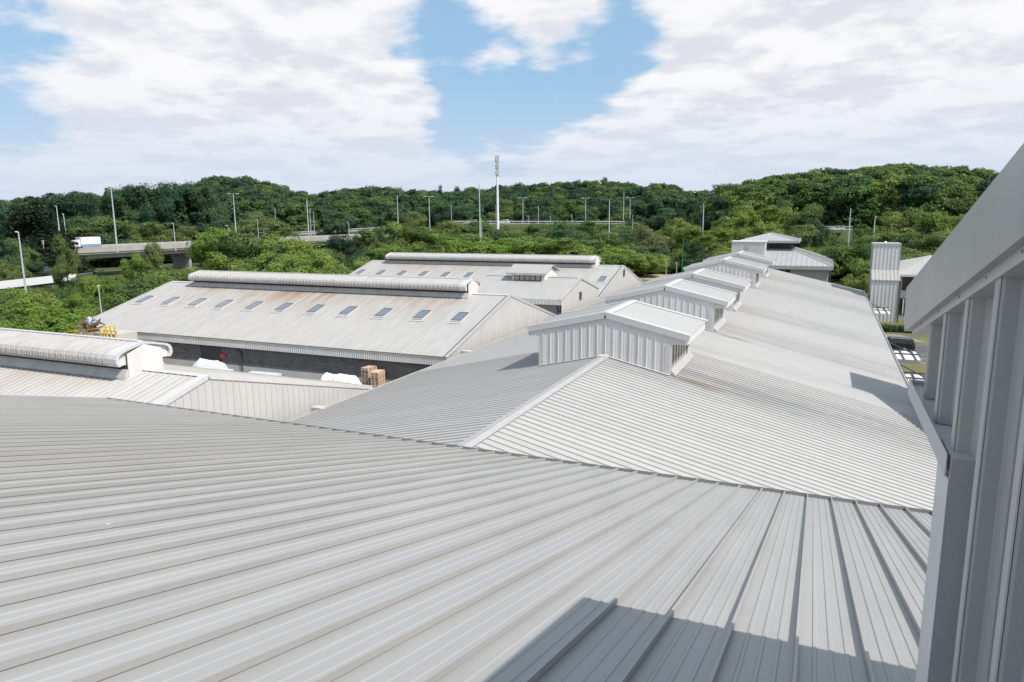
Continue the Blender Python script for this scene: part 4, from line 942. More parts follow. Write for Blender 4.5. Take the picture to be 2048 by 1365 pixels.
rB = road_piece('carriageway', 'grey guard rail of the distant carriageway, right of the telecom mast', at_r(900, 447, 272), at_r(1250, 447.5, 276), 9, 'galvanised', 'guard rails of the motorway')
rC = road_piece('carriageway', 'thin guard rail above the bushes, behind the tall blue-grey lamp on the right', at_r(1640, 459, 230), at_r(1705, 459, 230), 7, 'galvanised', 'guard rails of the motorway')
def far_car(px, py, R, z_off, rz, paint, label):
    p = at_r(px, py, R); return make_car(paint, label, tuple(p), rz, 'cars on the motorway', False)
p = bA + bd*on_bridge(582, 3.0) + bn*3.0
make_car('car_white', 'white car behind the bridge parapet, right of the truck', (p[0], p[1], BZ-.698), ang, 'cars on the motorway', False)
far_car(942, 447.5, 277, 0, .05, 'car_white', 'white car on the distant carriageway, left of the telecom mast')
far_car(1006, 447.5, 278, 0, .05, 'car_white', 'white van-like car right beside the foot of the telecom mast')
far_car(1672, 462.5, 228, 0, .05, 'car_white', 'white car half hidden in bushes beside the lamp on the right')
# low white wall with a lamp, lower left
wA, wB = at_z(-60, 569.5, -11.2), at_z(150, 547, -11.2)
wt = thing('barrier_wall', 'low white concrete wall among the bushes at the left edge', 'wall', tuple(.5*(wA+wB)*V3(1,1,0)+V3(0,0,G)))
MB().bar(wA-V3(0,0,.7), wB-V3(0,0,.7), .3, 1.4).build('wall_body', 'white_paint', wt)
structure(MB().prism([wA+V3(-.6,.6,-.6), wA+V3(-7,9,-.6), wA+V3(-7,9,-2.4), wA+V3(-.6,.6,-2.4)], wB-wA), 'lower_road', 'asphalt')
q = at_z(66, 549.5, -11.6)
make_car('car_blue', 'dark blue car passing behind the low white wall at left', (q[0]-1.5, q[1]+2.4, -11.79), deck_dir(wA, wB), None, False)
# red-white sign boards on the embankment
sp_ = at_r(86, 486, 178); sg = thing('road_sign', 'small red and white warning sign on the embankment left of the truck', 'sign', tuple(sp_-V3(0,0,1.2)))
MB().bar(sp_-V3(0,0,1.2), sp_, .08).build('post', 'galvanised', sg); MB().bar(sp_+V3(-.35,0,.1), sp_+V3(.25,0,.1), .05, .75).build('sign_board', 'white_paint', sg); MB().bar(sp_+V3(-.2,-.06,.1), sp_+V3(.05,-.06,.1), .03, .5).build('red_panel', 'red', sg)

# ---------------------------------------------------------------- masts and street lamps
def lamp(label, top, base, R, arms, head=.55, rad=.10, sink=2.5, matn='galvanised', armlen=.9, group='street lamps'):
    R = min(R, 266+.08*R)
    p = at_r(base[0], base[1], R); zt = (at_r(top[0], top[1], R))[2]
    zb = max(p[2]-sink, G-.5); r = thing('street_lamp', label, 'street lamp', (p[0], p[1], zb), group)
    MB().tube((p[0], p[1], zb), (p[0], p[1], zt), rad*1.25, rad*.65, n=8).build('pole', matn, r)
    for s in arms:
        e = p*V3(1,1,0) + CR*V3(1,1,0)*s*armlen + V3(0,0,zt+.05)
        MB().bar((p[0], p[1], zt-.03), e, .07).build('arm', matn, r)
        MB().bar(e - CR*V3(1,1,0)*s*.1, e + CR*V3(1,1,0)*s*head + V3(0,0,.04), .26, .14).build('lamp_head', 'white_paint', r)
    return r
K = ['slim tall single pole lamp at the bridge, just right of the truck',]
lamp('tall slim lamp with tiny head standing on the bridge right of the truck', (224,373), (233,484), 196, [], rad=.16)
lamp('tall double-armed T-shaped lamp above the bridge, in front of dark poplars', (467,388), (472,465), 250, [-1, 1], head=.9, armlen=1.0, rad=.15)
lamp('blue-grey street lamp rising from behind the low white wall at left', (38,465), (48,553), 136, [-.5], rad=.13, head=.7, armlen=.2)
lamp('thin lamp in front of the dark conifer crown at far left', (112,413), (116,440), 195, [-.3], rad=.11, armlen=.3)
lamp('lamp post behind the dark conifer, left of the truck', (127,429), (131,465), 205, [-.3], rad=.12, armlen=.3)
lamp('short lamp on the bridge handrail halfway along the parapet', (348,448), (350,484), 212, [-.5], rad=.11, head=.55, armlen=.25)
lamp('white lamp head poking out of the bushes under the T-shaped lamp', (455,452), (457,466), 232, [-.7], head=.7, armlen=.3)
lamp('short lamp before a round grey-green tree, right of the T-shaped lamp', (516,440), (517,472), 248, [-.3], rad=.10, armlen=.2)
lamp('thin lamp in front of the forest above the round grey-green tree', (551,418), (551,440), 285, [.2], rad=.10, armlen=.2)
lamp('tallest of the cluster of lamps behind the guard rail', (610,399), (617,464), 330, [], rad=.20)
lamp('thin middle lamp in the cluster behind the guard rail', (619,419), (622,464), 330, [.3], rad=.12, armlen=.2)
lamp('rightmost short lamp in the cluster behind the guard rail', (627,426), (629,464), 330, [.4], rad=.12, armlen=.3)
lamp('lamp with bright white head where the guard rail enters the trees', (696,446), (698,462), 225, [-.6], head=.6, armlen=.2)
lamp('lamp without arms before the wooded hill, left of the paler T-shaped lamp', (795,391), (796,440), 300, [], rad=.16)
lamp('T-shaped lamp standing between light green trees left of the mast', (858,394), (860,470), 215, [-1, 1], head=.8, armlen=.8, rad=.14)
lamp('faint thin lamp against the forest, between T-shaped lamp and mast', (903,409), (903,445), 310, [], rad=.12)
lamp('tall white lamp pole immediately left of the telecom mast', (957,367), (960,465), 200, [], rad=.17)
lamp('short lamp at the foot of the tall pole left of the mast', (963,438), (963,465), 205, [-.5], rad=.10, armlen=.3)
lamp('T-shaped lamp against dark forest, first one right of the mast', (1045,396), (1046,442), 300, [-1, 1], head=.8, armlen=.9, rad=.13)
lamp('thin lamp pole between the two small T-shaped lamps, beside a reddish tree', (1077,411), (1077,444), 305, [], rad=.12)
lamp('small low lamp beside bushes, just right of the first small T-shaped lamp', (1056,433), (1057,447), 290, [-.4], armlen=.2)
lamp('small low lamp over the distant carriageway under the reddish tree', (1101,434), (1101,450), 285, [-.4], armlen=.2)
lamp('small low lamp over the distant carriageway, left of the second T-shaped lamp', (1144,429), (1144,448), 285, [-.4], armlen=.2)
lamp('T-shaped lamp over the distant carriageway, second one right of the mast', (1171,397), (1171,446), 300, [-1, 1], head=.8, armlen=.9, rad=.13)
lamp('white pole lamp rising from the bushes above the farthest hall', (1218,399), (1218,466), 215, [], rad=.16)
lamp('thin tall lamp before the dark wood, left of the last small T-shaped lamp', (1247,384), (1247,428), 320, [], rad=.14)
lamp('last small T-shaped lamp at right, in front of the mid-green wood', (1259,396), (1260,425), 330, [-1, 1], head=.7, armlen=.9, rad=.12)
lamp('short lamp at the bush line right of the white pole lamp', (1265,431), (1265,452), 260, [.3], armlen=.2)
lamp('white pole lamp beside the pale bushy tree, left of the pavilion', (1406,407), (1405,472), 215, [], rad=.17)
lamp('faint lamp just behind the white pole lamp left of the pavilion', (1401,411), (1401,444), 300, [], rad=.11)
lamp('faint short lamp deep in the trees above the row of monitors', (1444,431), (1444,446), 270, [-.3], armlen=.2)
lamp('tall blue-grey lamp in front of the right wooded hill', (1700,419), (1697,478), 205, [.2], rad=.16, armlen=.2)
lamp('shorter blue-grey lamp in front of the right wooded hill', (1750,435), (1748,462), 200, [.5], rad=.14, armlen=.2, head=.6)
lamp('small white-headed lamp at the gravel path, behind the second monitor', (1334,519), (1332,552), 172, [-.2], rad=.09, armlen=.1, head=.5, sink=3)
lamp('small white-headed lamp at the gravel path, beside the green pole', (1351,526), (1353,548), 172, [-.4], rad=.09, armlen=.2, head=.5, sink=3)
lamp('thin white lamp post sticking out of the bushes left of the skylit roof', (197,573), (202,619), 96, [.1], rad=.07, armlen=.05, head=.25)
# green pole
p = at_r(1364, 545, 168); zt = at_r(1368, 478, 168)[2]
gp = tag(MB().tube((p[0], p[1], G), (p[0], p[1], zt), .09, .05, n=8).build('flag_pole', 'green_paint'), 'slender green pole standing in front of the trees behind the monitors', 'pole')
# telecom mast
MR = 268; p = at_r(995.5, 441, MR); zb = G-1; zt = at_r(992.6, 313, MR)[2]; zs = at_r(993, 352, MR)[2]
ms = thing('telecom_mast', 'tall white telecom mast with antenna clusters rising above the forest', 'mast', (p[0], p[1], zb))
MB().tube((p[0], p[1], zb), (p[0], p[1], zs), .66, .36, n=14).build('shaft', 'white_paint', ms); MB().tube((p[0], p[1], zs), (p[0], p[1], zt-.8), .28, .15, n=10).build('top_shaft', 'galvanised', ms)
for k, zz in enumerate((zs+.2, zs+2.6, zs+4.9)):
    am = MB()
    for j in range(6):
        t = j*math.pi/3+k*.4; ex, ey = .66*math.cos(t), .66*math.sin(t)
        am.bar((p[0]+ex, p[1]+ey, zz-.2), (p[0]+ex, p[1]+ey, zz+1.5+(.9 if k == 2 else 0)), .17); am.bar((p[0], p[1], zz+.3), (p[0]+ex, p[1]+ey, zz+.3), .10)
    am.tube((p[0], p[1], zz-.1), (p[0], p[1], zz+.05), .70, n=12); am.build('antenna_cluster', 'metal_tower', ms)
MB().tube((p[0]-.78, p[1]-.2, zb), (p[0]-.78, p[1]-.2, at_r(991, 410, MR)[2]), .08, n=6).build('cable_duct', 'galvanised', ms)

# ---------------------------------------------------------------- things in the yard between the halls
ORD = ['first', 'second', 'third', 'fourth', 'fifth', 'sixth', 'seventh', 'eighth', 'ninth', 'tenth', 'eleventh', 'twelfth', 'thirteenth', 'fourteenth', 'fifteenth', 'sixteenth']
def make_pallet():
    mb = MB()
    for x in (-.35, 0, .35):
        mb.box((x-.05, -.6, 0), (x+.05, .6, .022))
        for y in (-.53, 0, .53): mb.box((x-.05, y-.07, .0225), (x+.05, y+.07, .10))
    for y in (-.53, 0, .53): mb.box((-.4, y-.07, .1005), (.4, y+.07, .122))
    for k in range(5): mb.box((-.4+k*.175, -.6, .1225), (-.4+k*.175+.10, .6, .144))
    return mb.mesh('pallet', 'wood')
pm = make_pallet(); first = True
for nm, (cx, cy), n, rz, lab in (('front', (-34.75, 50.15), 12, math.radians(8), 'front pallet stack'), ('rear', (-36.05, 50.75), 13, math.radians(-5), 'rear pallet stack')):
    for k in range(n):
        o = link('pallet', pm, None, (cx+random.uniform(-.02, .02), cy+random.uniform(-.02, .02), G+.02+k*.1455)); o.rotation_euler = (0, 0, rz+random.uniform(-.02, .02)+(math.pi if k % 2 else 0))
        side = 'the front stack, the one nearer the gable' if nm == 'front' else 'the rear stack against the block wall'
        if k == n-1: tag(o, 'topmost wooden pallet of ' + side, 'pallet', 'wooden pallets stacked in the yard')
        elif k == 0: tag(o, 'lowest wooden pallet of ' + side, 'pallet', 'wooden pallets stacked in the yard')
        else: tag(o, ORD[n-1-k] + ' wooden pallet from the top of ' + side, 'pallet', 'wooden pallets stacked in the yard')
tag(MB().bar((-34.2, 49.3, G+.08), (-33.1, 50.4, G+.30), .25, .04).build('plank', 'wood'), 'loose orange-brown plank leaning at the foot of the pallets', 'plank')
def heap(name, label, cat, pts, mname, y0, y1, seed, group=None):
    """covered heap: rounded soft body with an uneven crest. pts = (x, crest z)"""
    r = np.random.default_rng(seed); xs = np.array([q[0] for q in pts]); zs = np.array([q[1] for q in pts]); X = np.linspace(xs[0], xs[-1], 30); rows = []
    for j in range(11):
        t = j/10; prof = math.sin(math.pi*t)**.35
        row = []
        for i, x in enumerate(X):
            e = min(1, 3.0*min(i, 29-i)/29+.12); z = G + (np.interp(x, xs, zs)-G)*prof*min(1, e+.3)
            row.append((x, y0+(y1-y0)*t + r.normal()*.03, z + r.normal()*.035*(prof > .2)))
        rows.append(row)
    return tag(MB().grid(rows).build(name, mname, smooth=True), label, cat, group)
def X_at(px, py, y): return at_y(px, py, y)[0]
Y_ = 45.5
def crest(l): return [(at_y(a, b, Y_)[0], at_y(a, b, Y_)[2]) for a, b in l]
heap('tarpaulin', 'long heap under a white tarpaulin beside the stacked pallets', 'tarpaulin', crest([(634,760),(648,744),(665,750),(680,748),(700,752),(722,752),(728,757)]), 'white_tarp', 44.6, 46.4, 1, 'white covered heaps in the yard')
heap('tarpaulin', 'white tarpaulin heap in front of the dark doorway', 'tarpaulin', crest([(375,733),(390,728),(401,717),(415,721),(432,722),(450,728),(461,730)]), 'white_tarp', 44.6, 46.4, 2, 'white covered heaps in the yard')
for px0, px1, py0, py1, lab in ((398, 460, 735, 741, 'pale blue sheet lying below the white heap by the doorway'), (497, 556, 744, 749, 'pale blue sheet lying right of the downpipe')):
    a = at_y(px0, py0, 43.0); b = at_y(px1, py1, 43.0)
    mb = MB(); mb.prism([(a[0], 42.4, a[2]-.10), (b[0], 42.4, b[2]-.10), (b[0], 43.4, b[2]), (a[0], 43.4, a[2])], (0, 0, -.9)); tag(mb.build('sheet_stack', 'blue_sheet'), lab, 'sheets', 'blue sheets in the yard')
# raised platform with yellow rails, scrap and sack at the far left end of the skylit hall
Yp = 47.0
def pp(px, py): return at_y(px, py, Yp)
a, b = pp(180, 662), pp(236, 672)
pl = thing('loading_platform', 'beige platform with yellow railings at the left end of the skylit hall', 'platform', (.5*(a[0]+b[0]), Yp, G))
MB().box((a[0]-1.2, Yp, G), (b[0]-.1, Yp+2.2, a[2]-.15)).build('platform_body', 'beige', pl)
yl = MB()
for px in (219, 227, 236):
    q = pp(px, 678); t = pp(px, 651); yl.bar((q[0], Yp-.2, q[2]), (q[0], Yp-.2, t[2]), .12)
q0, q1 = pp(212, 674), pp(237, 677); yl.bar((q0[0], Yp-.2, q0[2]), (q1[0], Yp-.2, q1[2]), .12)
q0, q1 = pp(160, 661), pp(219, 655); yl.bar((q0[0], Yp-.1, q0[2]), (q1[0], Yp-.1, q1[2]), .07)
for u, v in (((118, 668), (152, 661)), ((140, 670), (158, 664))):
    q0, q1 = pp(*u), pp(*v); yl.bar((q0[0], Yp-.1, q0[2]), (q1[0], Yp-.1, q1[2]), .10)
for px, t0, t1 in ((156, 662, 668), (172, 664, 672)): q0, q1 = pp(px, t0), pp(px, t1); yl.bar((q0[0], Yp-.1, q0[2]), (q1[0], Yp-.1, q1[2]), .10)
q0, q1 = pp(212, 660), pp(238, 663); yl.bar((q0[0], Yp-.2, q0[2]), (q1[0], Yp-.2, q1[2]), .09)
for px in (205, 212): q0, q1 = pp(px, 658), pp(px, 675); yl.bar((q0[0], Yp-.2, q0[2]), (q1[0], Yp-.2, q1[2]), .10)
yl.build('railing', 'yellow', pl)
MB().box((pp(173, 668)[0], Yp-.1, pp(173, 672)[2]), (pp(186, 668)[0], Yp-.004, pp(173, 664.5)[2])).build('crate_panel', 'wood', pl)
br = MB(); r = np.random.default_rng(5)
for k in range(60):
    c = pp(r.uniform(162, 186), r.uniform(646, 662)); c[1] = Yp+r.uniform(0, 1.0); d = r.normal(size=3)*V3(.45, .35, .25)+V3(.25, 0, .15); br.bar(c-d, c+d, .05+.05*r.random())
tag(br.build('scrap_pile', 'brush'), 'tangled pile of brown scrap wood on the platform with yellow railings', 'scrap pile')
c = pp(172, 641); mb = MB(); q_ = .55
mb.prism([(c[0]+a_*q_, Yp+.2, c[2]+b_*q_) for a_, b_ in ((-.25, -.55), (-.34, .25), (-.1, .50), (.22, .35), (.25, -.4), (.8, -.35), (1.3, -.15), (1.3, -.45), (.7, -.9), (-.2, -.85))], (0, .35, 0))
tag(mb.build('sack', 'blue_sheet'), 'pale blue sack standing on top of the brown scrap pile', 'sack')

# ---------------------------------------------------------------- vegetation
def leaf_cloud(lobes, n, size, seed, flat=0.0, shell=.35):
    """leaf-sized quads spread over overlapping lobes: (x, y, z, rx, ry, rz)"""
    r = np.random.default_rng(seed); L_ = np.array(lobes, float); area = (L_[:, 3]*L_[:, 4]+L_[:, 4]*L_[:, 5]+L_[:, 3]*L_[:, 5]); pick = r.choice(len(L_), n, p=area/area.sum())
    d = r.normal(size=(n, 3)); d /= np.linalg.norm(d, axis=1)[:, None]; rad = 1 - shell*r.random(n)**1.6
    lump = 1 + .16*np.sin(d[:, 0]*7+pick)*np.sin(d[:, 1]*6+pick*2)+.12*np.sin(d[:, 2]*9+pick*3)
    c = L_[pick, :3] + d*(rad*lump)[:, None]*L_[pick, 3:6]
    nrm = d*1.0 + r.normal(size=(n, 3))*.34 + np.array([0, 0, .20+flat]); nrm /= np.linalg.norm(nrm, axis=1)[:, None]
    t = np.cross(nrm, r.normal(size=(n, 3))); t /= np.linalg.norm(t, axis=1)[:, None]; b = np.cross(nrm, t)
    s = size*(.55+.9*r.random(n))[:, None]
    ph = r.random(6)*6.28; fq = 15.0
    f = np.sin(c[:, 0]*fq+ph[0]+2*np.sin(c[:, 2]*9+ph[3]))+np.sin(c[:, 1]*fq+ph[1]+2*np.sin(c[:, 0]*8+ph[4]))+np.sin(c[:, 2]*fq*1.2+ph[2]+2*np.sin(c[:, 1]*9+ph[5]))+r.normal(size=n)*.35
    kp = f > np.quantile(f, .36); c, nrm, t, b, s = c[kp], nrm[kp], t[kp], b[kp], s[kp]
    v = np.stack([c-t*s*.62, c-b*s*.42+nrm*s*.10, c+t*s*.62, c+b*s*.42+nrm*s*.10], 1).reshape(-1, 3)
    v = v.reshape(-1, 3); top = np.percentile(v[:, 2], 99.7); v = v/top
    return v
def quad_mesh(name, v, material):
    n = len(v)//4; me = bpy.data.meshes.new(name); me.vertices.add(4*n); me.vertices.foreach_set('co', v.ravel().astype(np.float32))
    me.loops.add(4*n); me.loops.foreach_set('vertex_index', np.arange(4*n, dtype=np.int32)); me.polygons.add(n)
    me.polygons.foreach_set('loop_start', np.arange(0, 4*n, 4, dtype=np.int32)); me.update(calc_edges=True); me.materials.append(MAT[material]); return me
def lobes_round(seed, n=14, w=.46, z0=.30, z1=.98, top=.5):
    r = np.random.default_rng(seed); out = [(0, 0, .60, w*.62, w*.62, .26)]
    for k in range(n):
        t = 2*math.pi*k/n*1.618; zz = z0+(z1-z0)*((k+.5)/n); rr = w*math.sin(math.pi*min(1, (zz-z0)/(z1-z0)*.80+.16))**.8*.80
        s = .10+.085*r.random(); out.append((rr*math.cos(t)+r.normal()*.03, rr*math.sin(t)+r.normal()*.03, min(zz, .90), s*1.15, s*1.15, s*.85))
    return out
def lobes_bush(seed, n=12):
    r = np.random.default_rng(seed); out = []
    for k in range(n):
        t = r.random()*6.28; q = r.random()**.5*.62; s = .10+.11*r.random(); out.append((q*math.cos(t), q*math.sin(t), .18+.55*(1-q)*r.random()+.05, s*1.1, s*1.1, s))
    return out
def lobes_conifer(seed, n=16, w=.28):
    r = np.random.default_rng(seed); out = []
    for k in range(n):
        zz = .12+.84*k/n; q = w*(1-zz)**.8; m = 5 if q > .08 else 2
        for j in range(m):
            t = 6.28*j/m+k*1.3; out.append((q*.6*math.cos(t), q*.6*math.sin(t), zz, q*.55+.02, q*.55+.02, .045))
    return out
def lobes_column(seed, n=16, w=.17):
    r = np.random.default_rng(seed); out = []
    for k in range(n):
        zz = .12+.82*k/n; q = w*math.sin(math.pi*(zz*.85+.12))**.6; t = r.random()*6.28; s = .09+.04*r.random(); out.append((q*.7*math.cos(t), q*.7*math.sin(t), zz, s, s, s*1.3))
    return out
def trunk_mesh(seed, r0=.022):
    r = np.random.default_rng(seed); mb = MB(); mb.tube((0, 0, -.03), (.01, .005, .35), r0, r0*.7, n=7); mb.tube((.01, .005, .35), (0, .01, .75), r0*.7, r0*.3, n=6)
    for k in range(5):
        t = k*1.3+r.random(); z = .28+.07*k; mb.tube((.005, .005, z), (.25*math.cos(t), .25*math.sin(t), z+.22), r0*.42, r0*.15, n=5)
    return mb.mesh('trunk', 'bark')
TR = [trunk_mesh(1), trunk_mesh(2, .03)]
PLAIN = MB().tube((0, 0, -.03), (0, 0, .8), .022, .006, n=7).mesh('trunk', 'bark')
PROTO = {}
def proto(key, lobes, n, size, seed, m, shell=.35): PROTO.setdefault(key, []).append(quad_mesh('crown', leaf_cloud(lobes, n, size, seed, shell=shell), m))
for s in range(3):
    proto('bright', lobes_round(10+s, 24, .46, .10, 1.0), 30000, .021, 20+s, 'leaf_bright')
    proto('mid', lobes_round(30+s, 22, .43, .12, 1.0), 28000, .021, 40+s, 'leaf_mid')
    proto('dark', lobes_round(50+s, 22, .42, .10, 1.0), 28000, .021, 60+s, 'leaf_dark')
    proto('bush', lobes_bush(70+s, 22), 36000, .021, 80+s, 'leaf_bright'); proto('bush_mid', lobes_bush(75+s, 22), 36000, .021, 85+s, 'leaf_mid')
proto('pale', lobes_round(90, 20, .46, .12, 1.0), 26000, .02, 91, 'leaf_pale'); proto('purple', lobes_round(93, 20, .44, .14, 1.0), 20000, .022, 94, 'leaf_purple')
proto('conifer', lobes_conifer(95), 16000, .019, 96, 'leaf_conifer'); proto('conifer', lobes_conifer(97, 14, .36), 16000, .020, 98, 'leaf_conifer')
proto('poplar', lobes_column(99), 14000, .02, 100, 'leaf_dark'); proto('poplar', lobes_column(101, 18, .21), 14000, .02, 102, 'leaf_dark')
# far forest crowns, lighter meshes
for s in range(3):
    proto('far_dark', lobes_round(110+s, 18, .46, .16, 1.0), 12500, .034, 120+s, 'leaf_dark'); proto('far_mid', lobes_round(130+s, 18, .48, .16, 1.0), 12500, .034, 140+s, 'leaf_mid')
proto('far_bright', lobes_round(150, 18, .48, .16, 1.0), 12500, .034, 151, 'leaf_bright')

NT_ = {}; USED = {}
def tree(kind, px, ytop, R, label, group=None, wide=1.0, name=None):
    d = at_r(px, 430, R); x, y = d[0], d[1]; g = float(ground_h(x, y)); zt = at_r(px, ytop, R)[2]
    h = max(zt-g, 2.0); bush = kind.startswith('bush')
    USED[label] = USED.get(label, 0)+1
    if USED[label] == 2: label += ', further right one'
    nm = name or ('bush' if bush else 'conifer_tree' if kind == 'conifer' else 'poplar_tree' if kind == 'poplar' else 'broadleaf_tree')
    o = bpy.data.objects.new(nm, None); col.objects.link(o); o.location = (x, y, g-.1); o.empty_display_size = 1
    o['label'] = label; o['category'] = 'bush' if bush else 'tree'
    if group: o['group'] = group
    ms_ = PROTO[kind]; me = ms_[NT_.setdefault(kind, 0) % len(ms_)]; NT_[kind] += 1
    o.rotation_euler = (0, 0, random.uniform(0, 6.28)); k = h
    o.scale = (k*wide*random.uniform(.92, 1.12), k*wide*random.uniform(.92, 1.12), k)
    link('crown', me, o)
    if not bush: link('trunk', PLAIN if kind in ('conifer', 'poplar') else TR[NT_[kind] % 2], o)
    return o
ORD = ['first', 'second', 'third', 'fourth', 'fifth', 'sixth', 'seventh', 'eighth', 'ninth', 'tenth', 'eleventh', 'twelfth', 'thirteenth', 'fourteenth', 'fifteenth', 'sixteenth']
def row(n, p0, p1, y0, y1, R0, R1, kinds, label, group, wide=1.0):
    for k in range(n):
        t = (k+.5)/n; px = p0+(p1-p0)*t+random.uniform(-.35, .35)*(p1-p0)/n; yy = y0+(y1-y0)*t+random.uniform(-9, 6); R = random.uniform(R0, R1)
        kd = kinds[k % len(kinds)]; tree(kd, px, yy, R, label + ', ' + ORD[k] + ' from the left', group, wide)
def where(px, a, b, yt, ysplit):
    k = min(4, int((px-a)/(b-a+1)*5)); return ['far left', 'left of the middle', 'in the middle', 'right of the middle', 'far right'][k] + (', taller one' if yt < ysplit else ', lower one in front')
# near left slope
NL = [(-150,560,112,'mid',.8),(-100,582,106,'bright',.8),(-60,582,112,'bush',1.2),(-20,584,106,'mid',.8),(20,588,106,'bright',.75),(55,584,108,'bush',1.0),(95,578,110,'dark',.75),(130,573,112,'mid',.8),(165,556,114,'bright',.7),
      (200,556,116,'mid',.65),(235,562,114,'bush',1.2),(262,548,116,'dark',.7),(295,556,116,'bright',.75),(330,552,120,'mid',.7),(360,546,122,'bush',1.2),(215,575,108,'bush_mid',1.2),(285,575,109,'bush',1.1),(140,592,104,'bright',.8),(90,604,102,'bush',1.2),
      (40,606,100,'mid',.8),(0,600,100,'bush',1.2),(-45,598,98,'bright',.8),(-90,606,98,'bush_mid',1.2),(170,610,102,'bush_mid',1.0),(110,628,97,'bush',1.0),(65,630,94,'bright',.7),(20,628,93,'bush',1.1),(-30,630,92,'mid',.8),(-80,634,92,'bush',1.1)]
WORDS = {'mid': 'mid-green tree', 'bright': 'light green tree', 'dark': 'dark green tree', 'bush': 'bright bush', 'bush_mid': 'dull green bush'}
seen_ = {}
for k_, (px, yt, R, kd, w_) in enumerate(sorted(NL)):
    lv = 'on the back of the slope' if yt < 570 else 'halfway down the slope' if yt < 600 else 'behind the vent hood'
    lab_ = WORDS[kd] + ' ' + lv + ', ' + ('beyond the edge' if px < 0 else 'left of the white-wall lamp' if px < 40 else 'below the white wall' if px < 120 else 'left of the white post' if px < 200 else 'right of the white post')
    seen_[lab_] = seen_.get(lab_, 0)+1
    tree(kd, px, yt + random.uniform(-4, 4), R, lab_ + ('' if seen_[lab_] == 1 else ', right one' if seen_[lab_] == 2 else ', rightmost'), 'trees and bushes on the slope left of the skylit hall', w_)
row(5, 175, 360, 558, 547, 116, 122, ['bush_mid', 'mid'], 'darker shrub between the slope bushes and the bridge', 'shrubs below the bridge', .95)
row(5, -60, 62, 470, 488, 186, 194, ['dark', 'mid'], 'dark tree behind the left lamp and white wall', 'dark trees at the left edge', .8)
row(6, -120, 128, 508, 528, 176, 184, ['bush_mid', 'dark', 'mid'], 'shadowed undergrowth tree above the white wall', 'undergrowth above the white wall', .9)
tree('mid', 119, 470, 160, 'round green tree standing just left of the truck cab', None, .45)
tree('mid', 292, 484, 128, 'upright mid-green tree in front of the bridge, right one of the pair', None, .5); tree('bright', 264, 508, 126, 'lower upright tree in front of the bridge, left one of the pair', None, .6)
row(4, 250, 370, 552, 538, 118, 128, ['bush_mid', 'bush'], 'bush hiding the foot of the bridge', 'bushes below the bridge girder', 1.3)
# big bright trees behind the skylit hall
for px, yt, R, kd, w_ in ((425, 456, 140, 'bright', .8), (462, 462, 134, 'bright', .9), (500, 470, 130, 'mid', 1.1), (545, 472, 130, 'bright', 1.1), (590, 478, 128, 'bright', 1.1), (440, 505, 122, 'bright', 1.1), (520, 505, 120, 'bright', 1.3), (575, 512, 120, 'bright', 1.3)):
    tree(kd, px, yt, R, 'tree behind the skylit hall vent, ' + where(px, 410, 590, yt, 490), 'bright trees behind the skylit hall', w_)
row(4, 600, 700, 528, 520, 138, 150, ['bush_mid', 'bush'], 'scrubby bush under the bridge end left of the farthest hall', 'bushes left of the farthest hall', 1.3)
for px, yt, R, kd, w_ in ((690, 470, 168, 'dark', 1.0), (736, 458, 172, 'mid', 1.0), (775, 452, 180, 'mid', 1.1), (800, 445, 186, 'bright', 1.1), (840, 452, 184, 'mid', 1.1), (880, 462, 182, 'bright', 1.1), (728, 500, 160, 'mid', 1.2), (775, 490, 166, 'bright', 1.2), (835, 492, 168, 'bright', 1.2)):
    tree(kd, px, yt, R, 'leafy tree behind the farthest hall, ' + where(px, 690, 880, yt, 475), 'clump of trees behind the farthest hall', w_)
row(8, 890, 1190, 478, 486, 170, 185, ['bright', 'bush', 'bush'], 'low bright bushy tree behind the middle of the farthest hall vent', 'bushy trees behind the farthest vent', 1.5)
row(9, 870, 1260, 462, 462, 205, 225, ['mid', 'bush_mid', 'dark'], 'mid-green bush in front of the distant carriageway', 'bushes before the carriageway', 1.4)
row(9, 900, 1240, 449, 450, 250, 262, ['bush_mid', 'mid', 'bush_mid'], 'bush hiding stretches of the distant carriageway', 'bushes along the distant carriageway', 1.3)
row(6, 1190, 1290, 505, 500, 172, 180, ['bright', 'bush'], 'yellow-green bush right of the farthest vent end', 'yellow-green bushes right of the farthest vent', 1.3)
tree('pale', 1300, 452, 192, 'pale-leaved tall tree behind the gravel path', None, 1.0); tree('dark', 1275, 500, 184, 'very dark dense tree beside the gravel path', None, 1.25); tree('dark', 1310, 495, 186, 'dark dense tree behind the small white-headed lamps', None, 1.2)
tree('bright', 1345, 437, 215, 'round bright tree to the right of the pale tall tree', None, 1.0); tree('bright', 1385, 450, 205, 'bright tree behind the green pole', None, 1.0); tree('dark', 1395, 485, 186, 'dark tree right of the green pole', None, 1.2); tree('bright', 1420, 470, 190, 'bright tree just left of the pavilion', None, 1.1)
for px, yt, R, kd, w_ in ((1470, 425, 210, 'bright', 1.0), (1505, 412, 222, 'bright', 1.0), (1545, 413, 225, 'bright', 1.0), (1580, 415, 228, 'bright', 1.0), (1620, 412, 222, 'mid', .9), (1450, 455, 200, 'bright', 1.1), (1530, 445, 205, 'bright', 1.1), (1600, 450, 205, 'mid', 1.1)):
    tree(kd, px, yt, R, 'sunlit bright green tree behind the pavilion roof, ' + where(px, 1450, 1620, yt, 435), 'bright trees behind the pavilion', w_)
tree('pale', 1575, 372, 290, 'large rounded grey-green tree standing out before the right hill', None, 1.4); tree('pale', 1640, 400, 280, 'pale willow-like tree right of the large grey-green one', None, 1.1)
tree('dark', 1632, 440, 212, 'narrow dark tree left of the tall blue-grey lamp', None, .7)
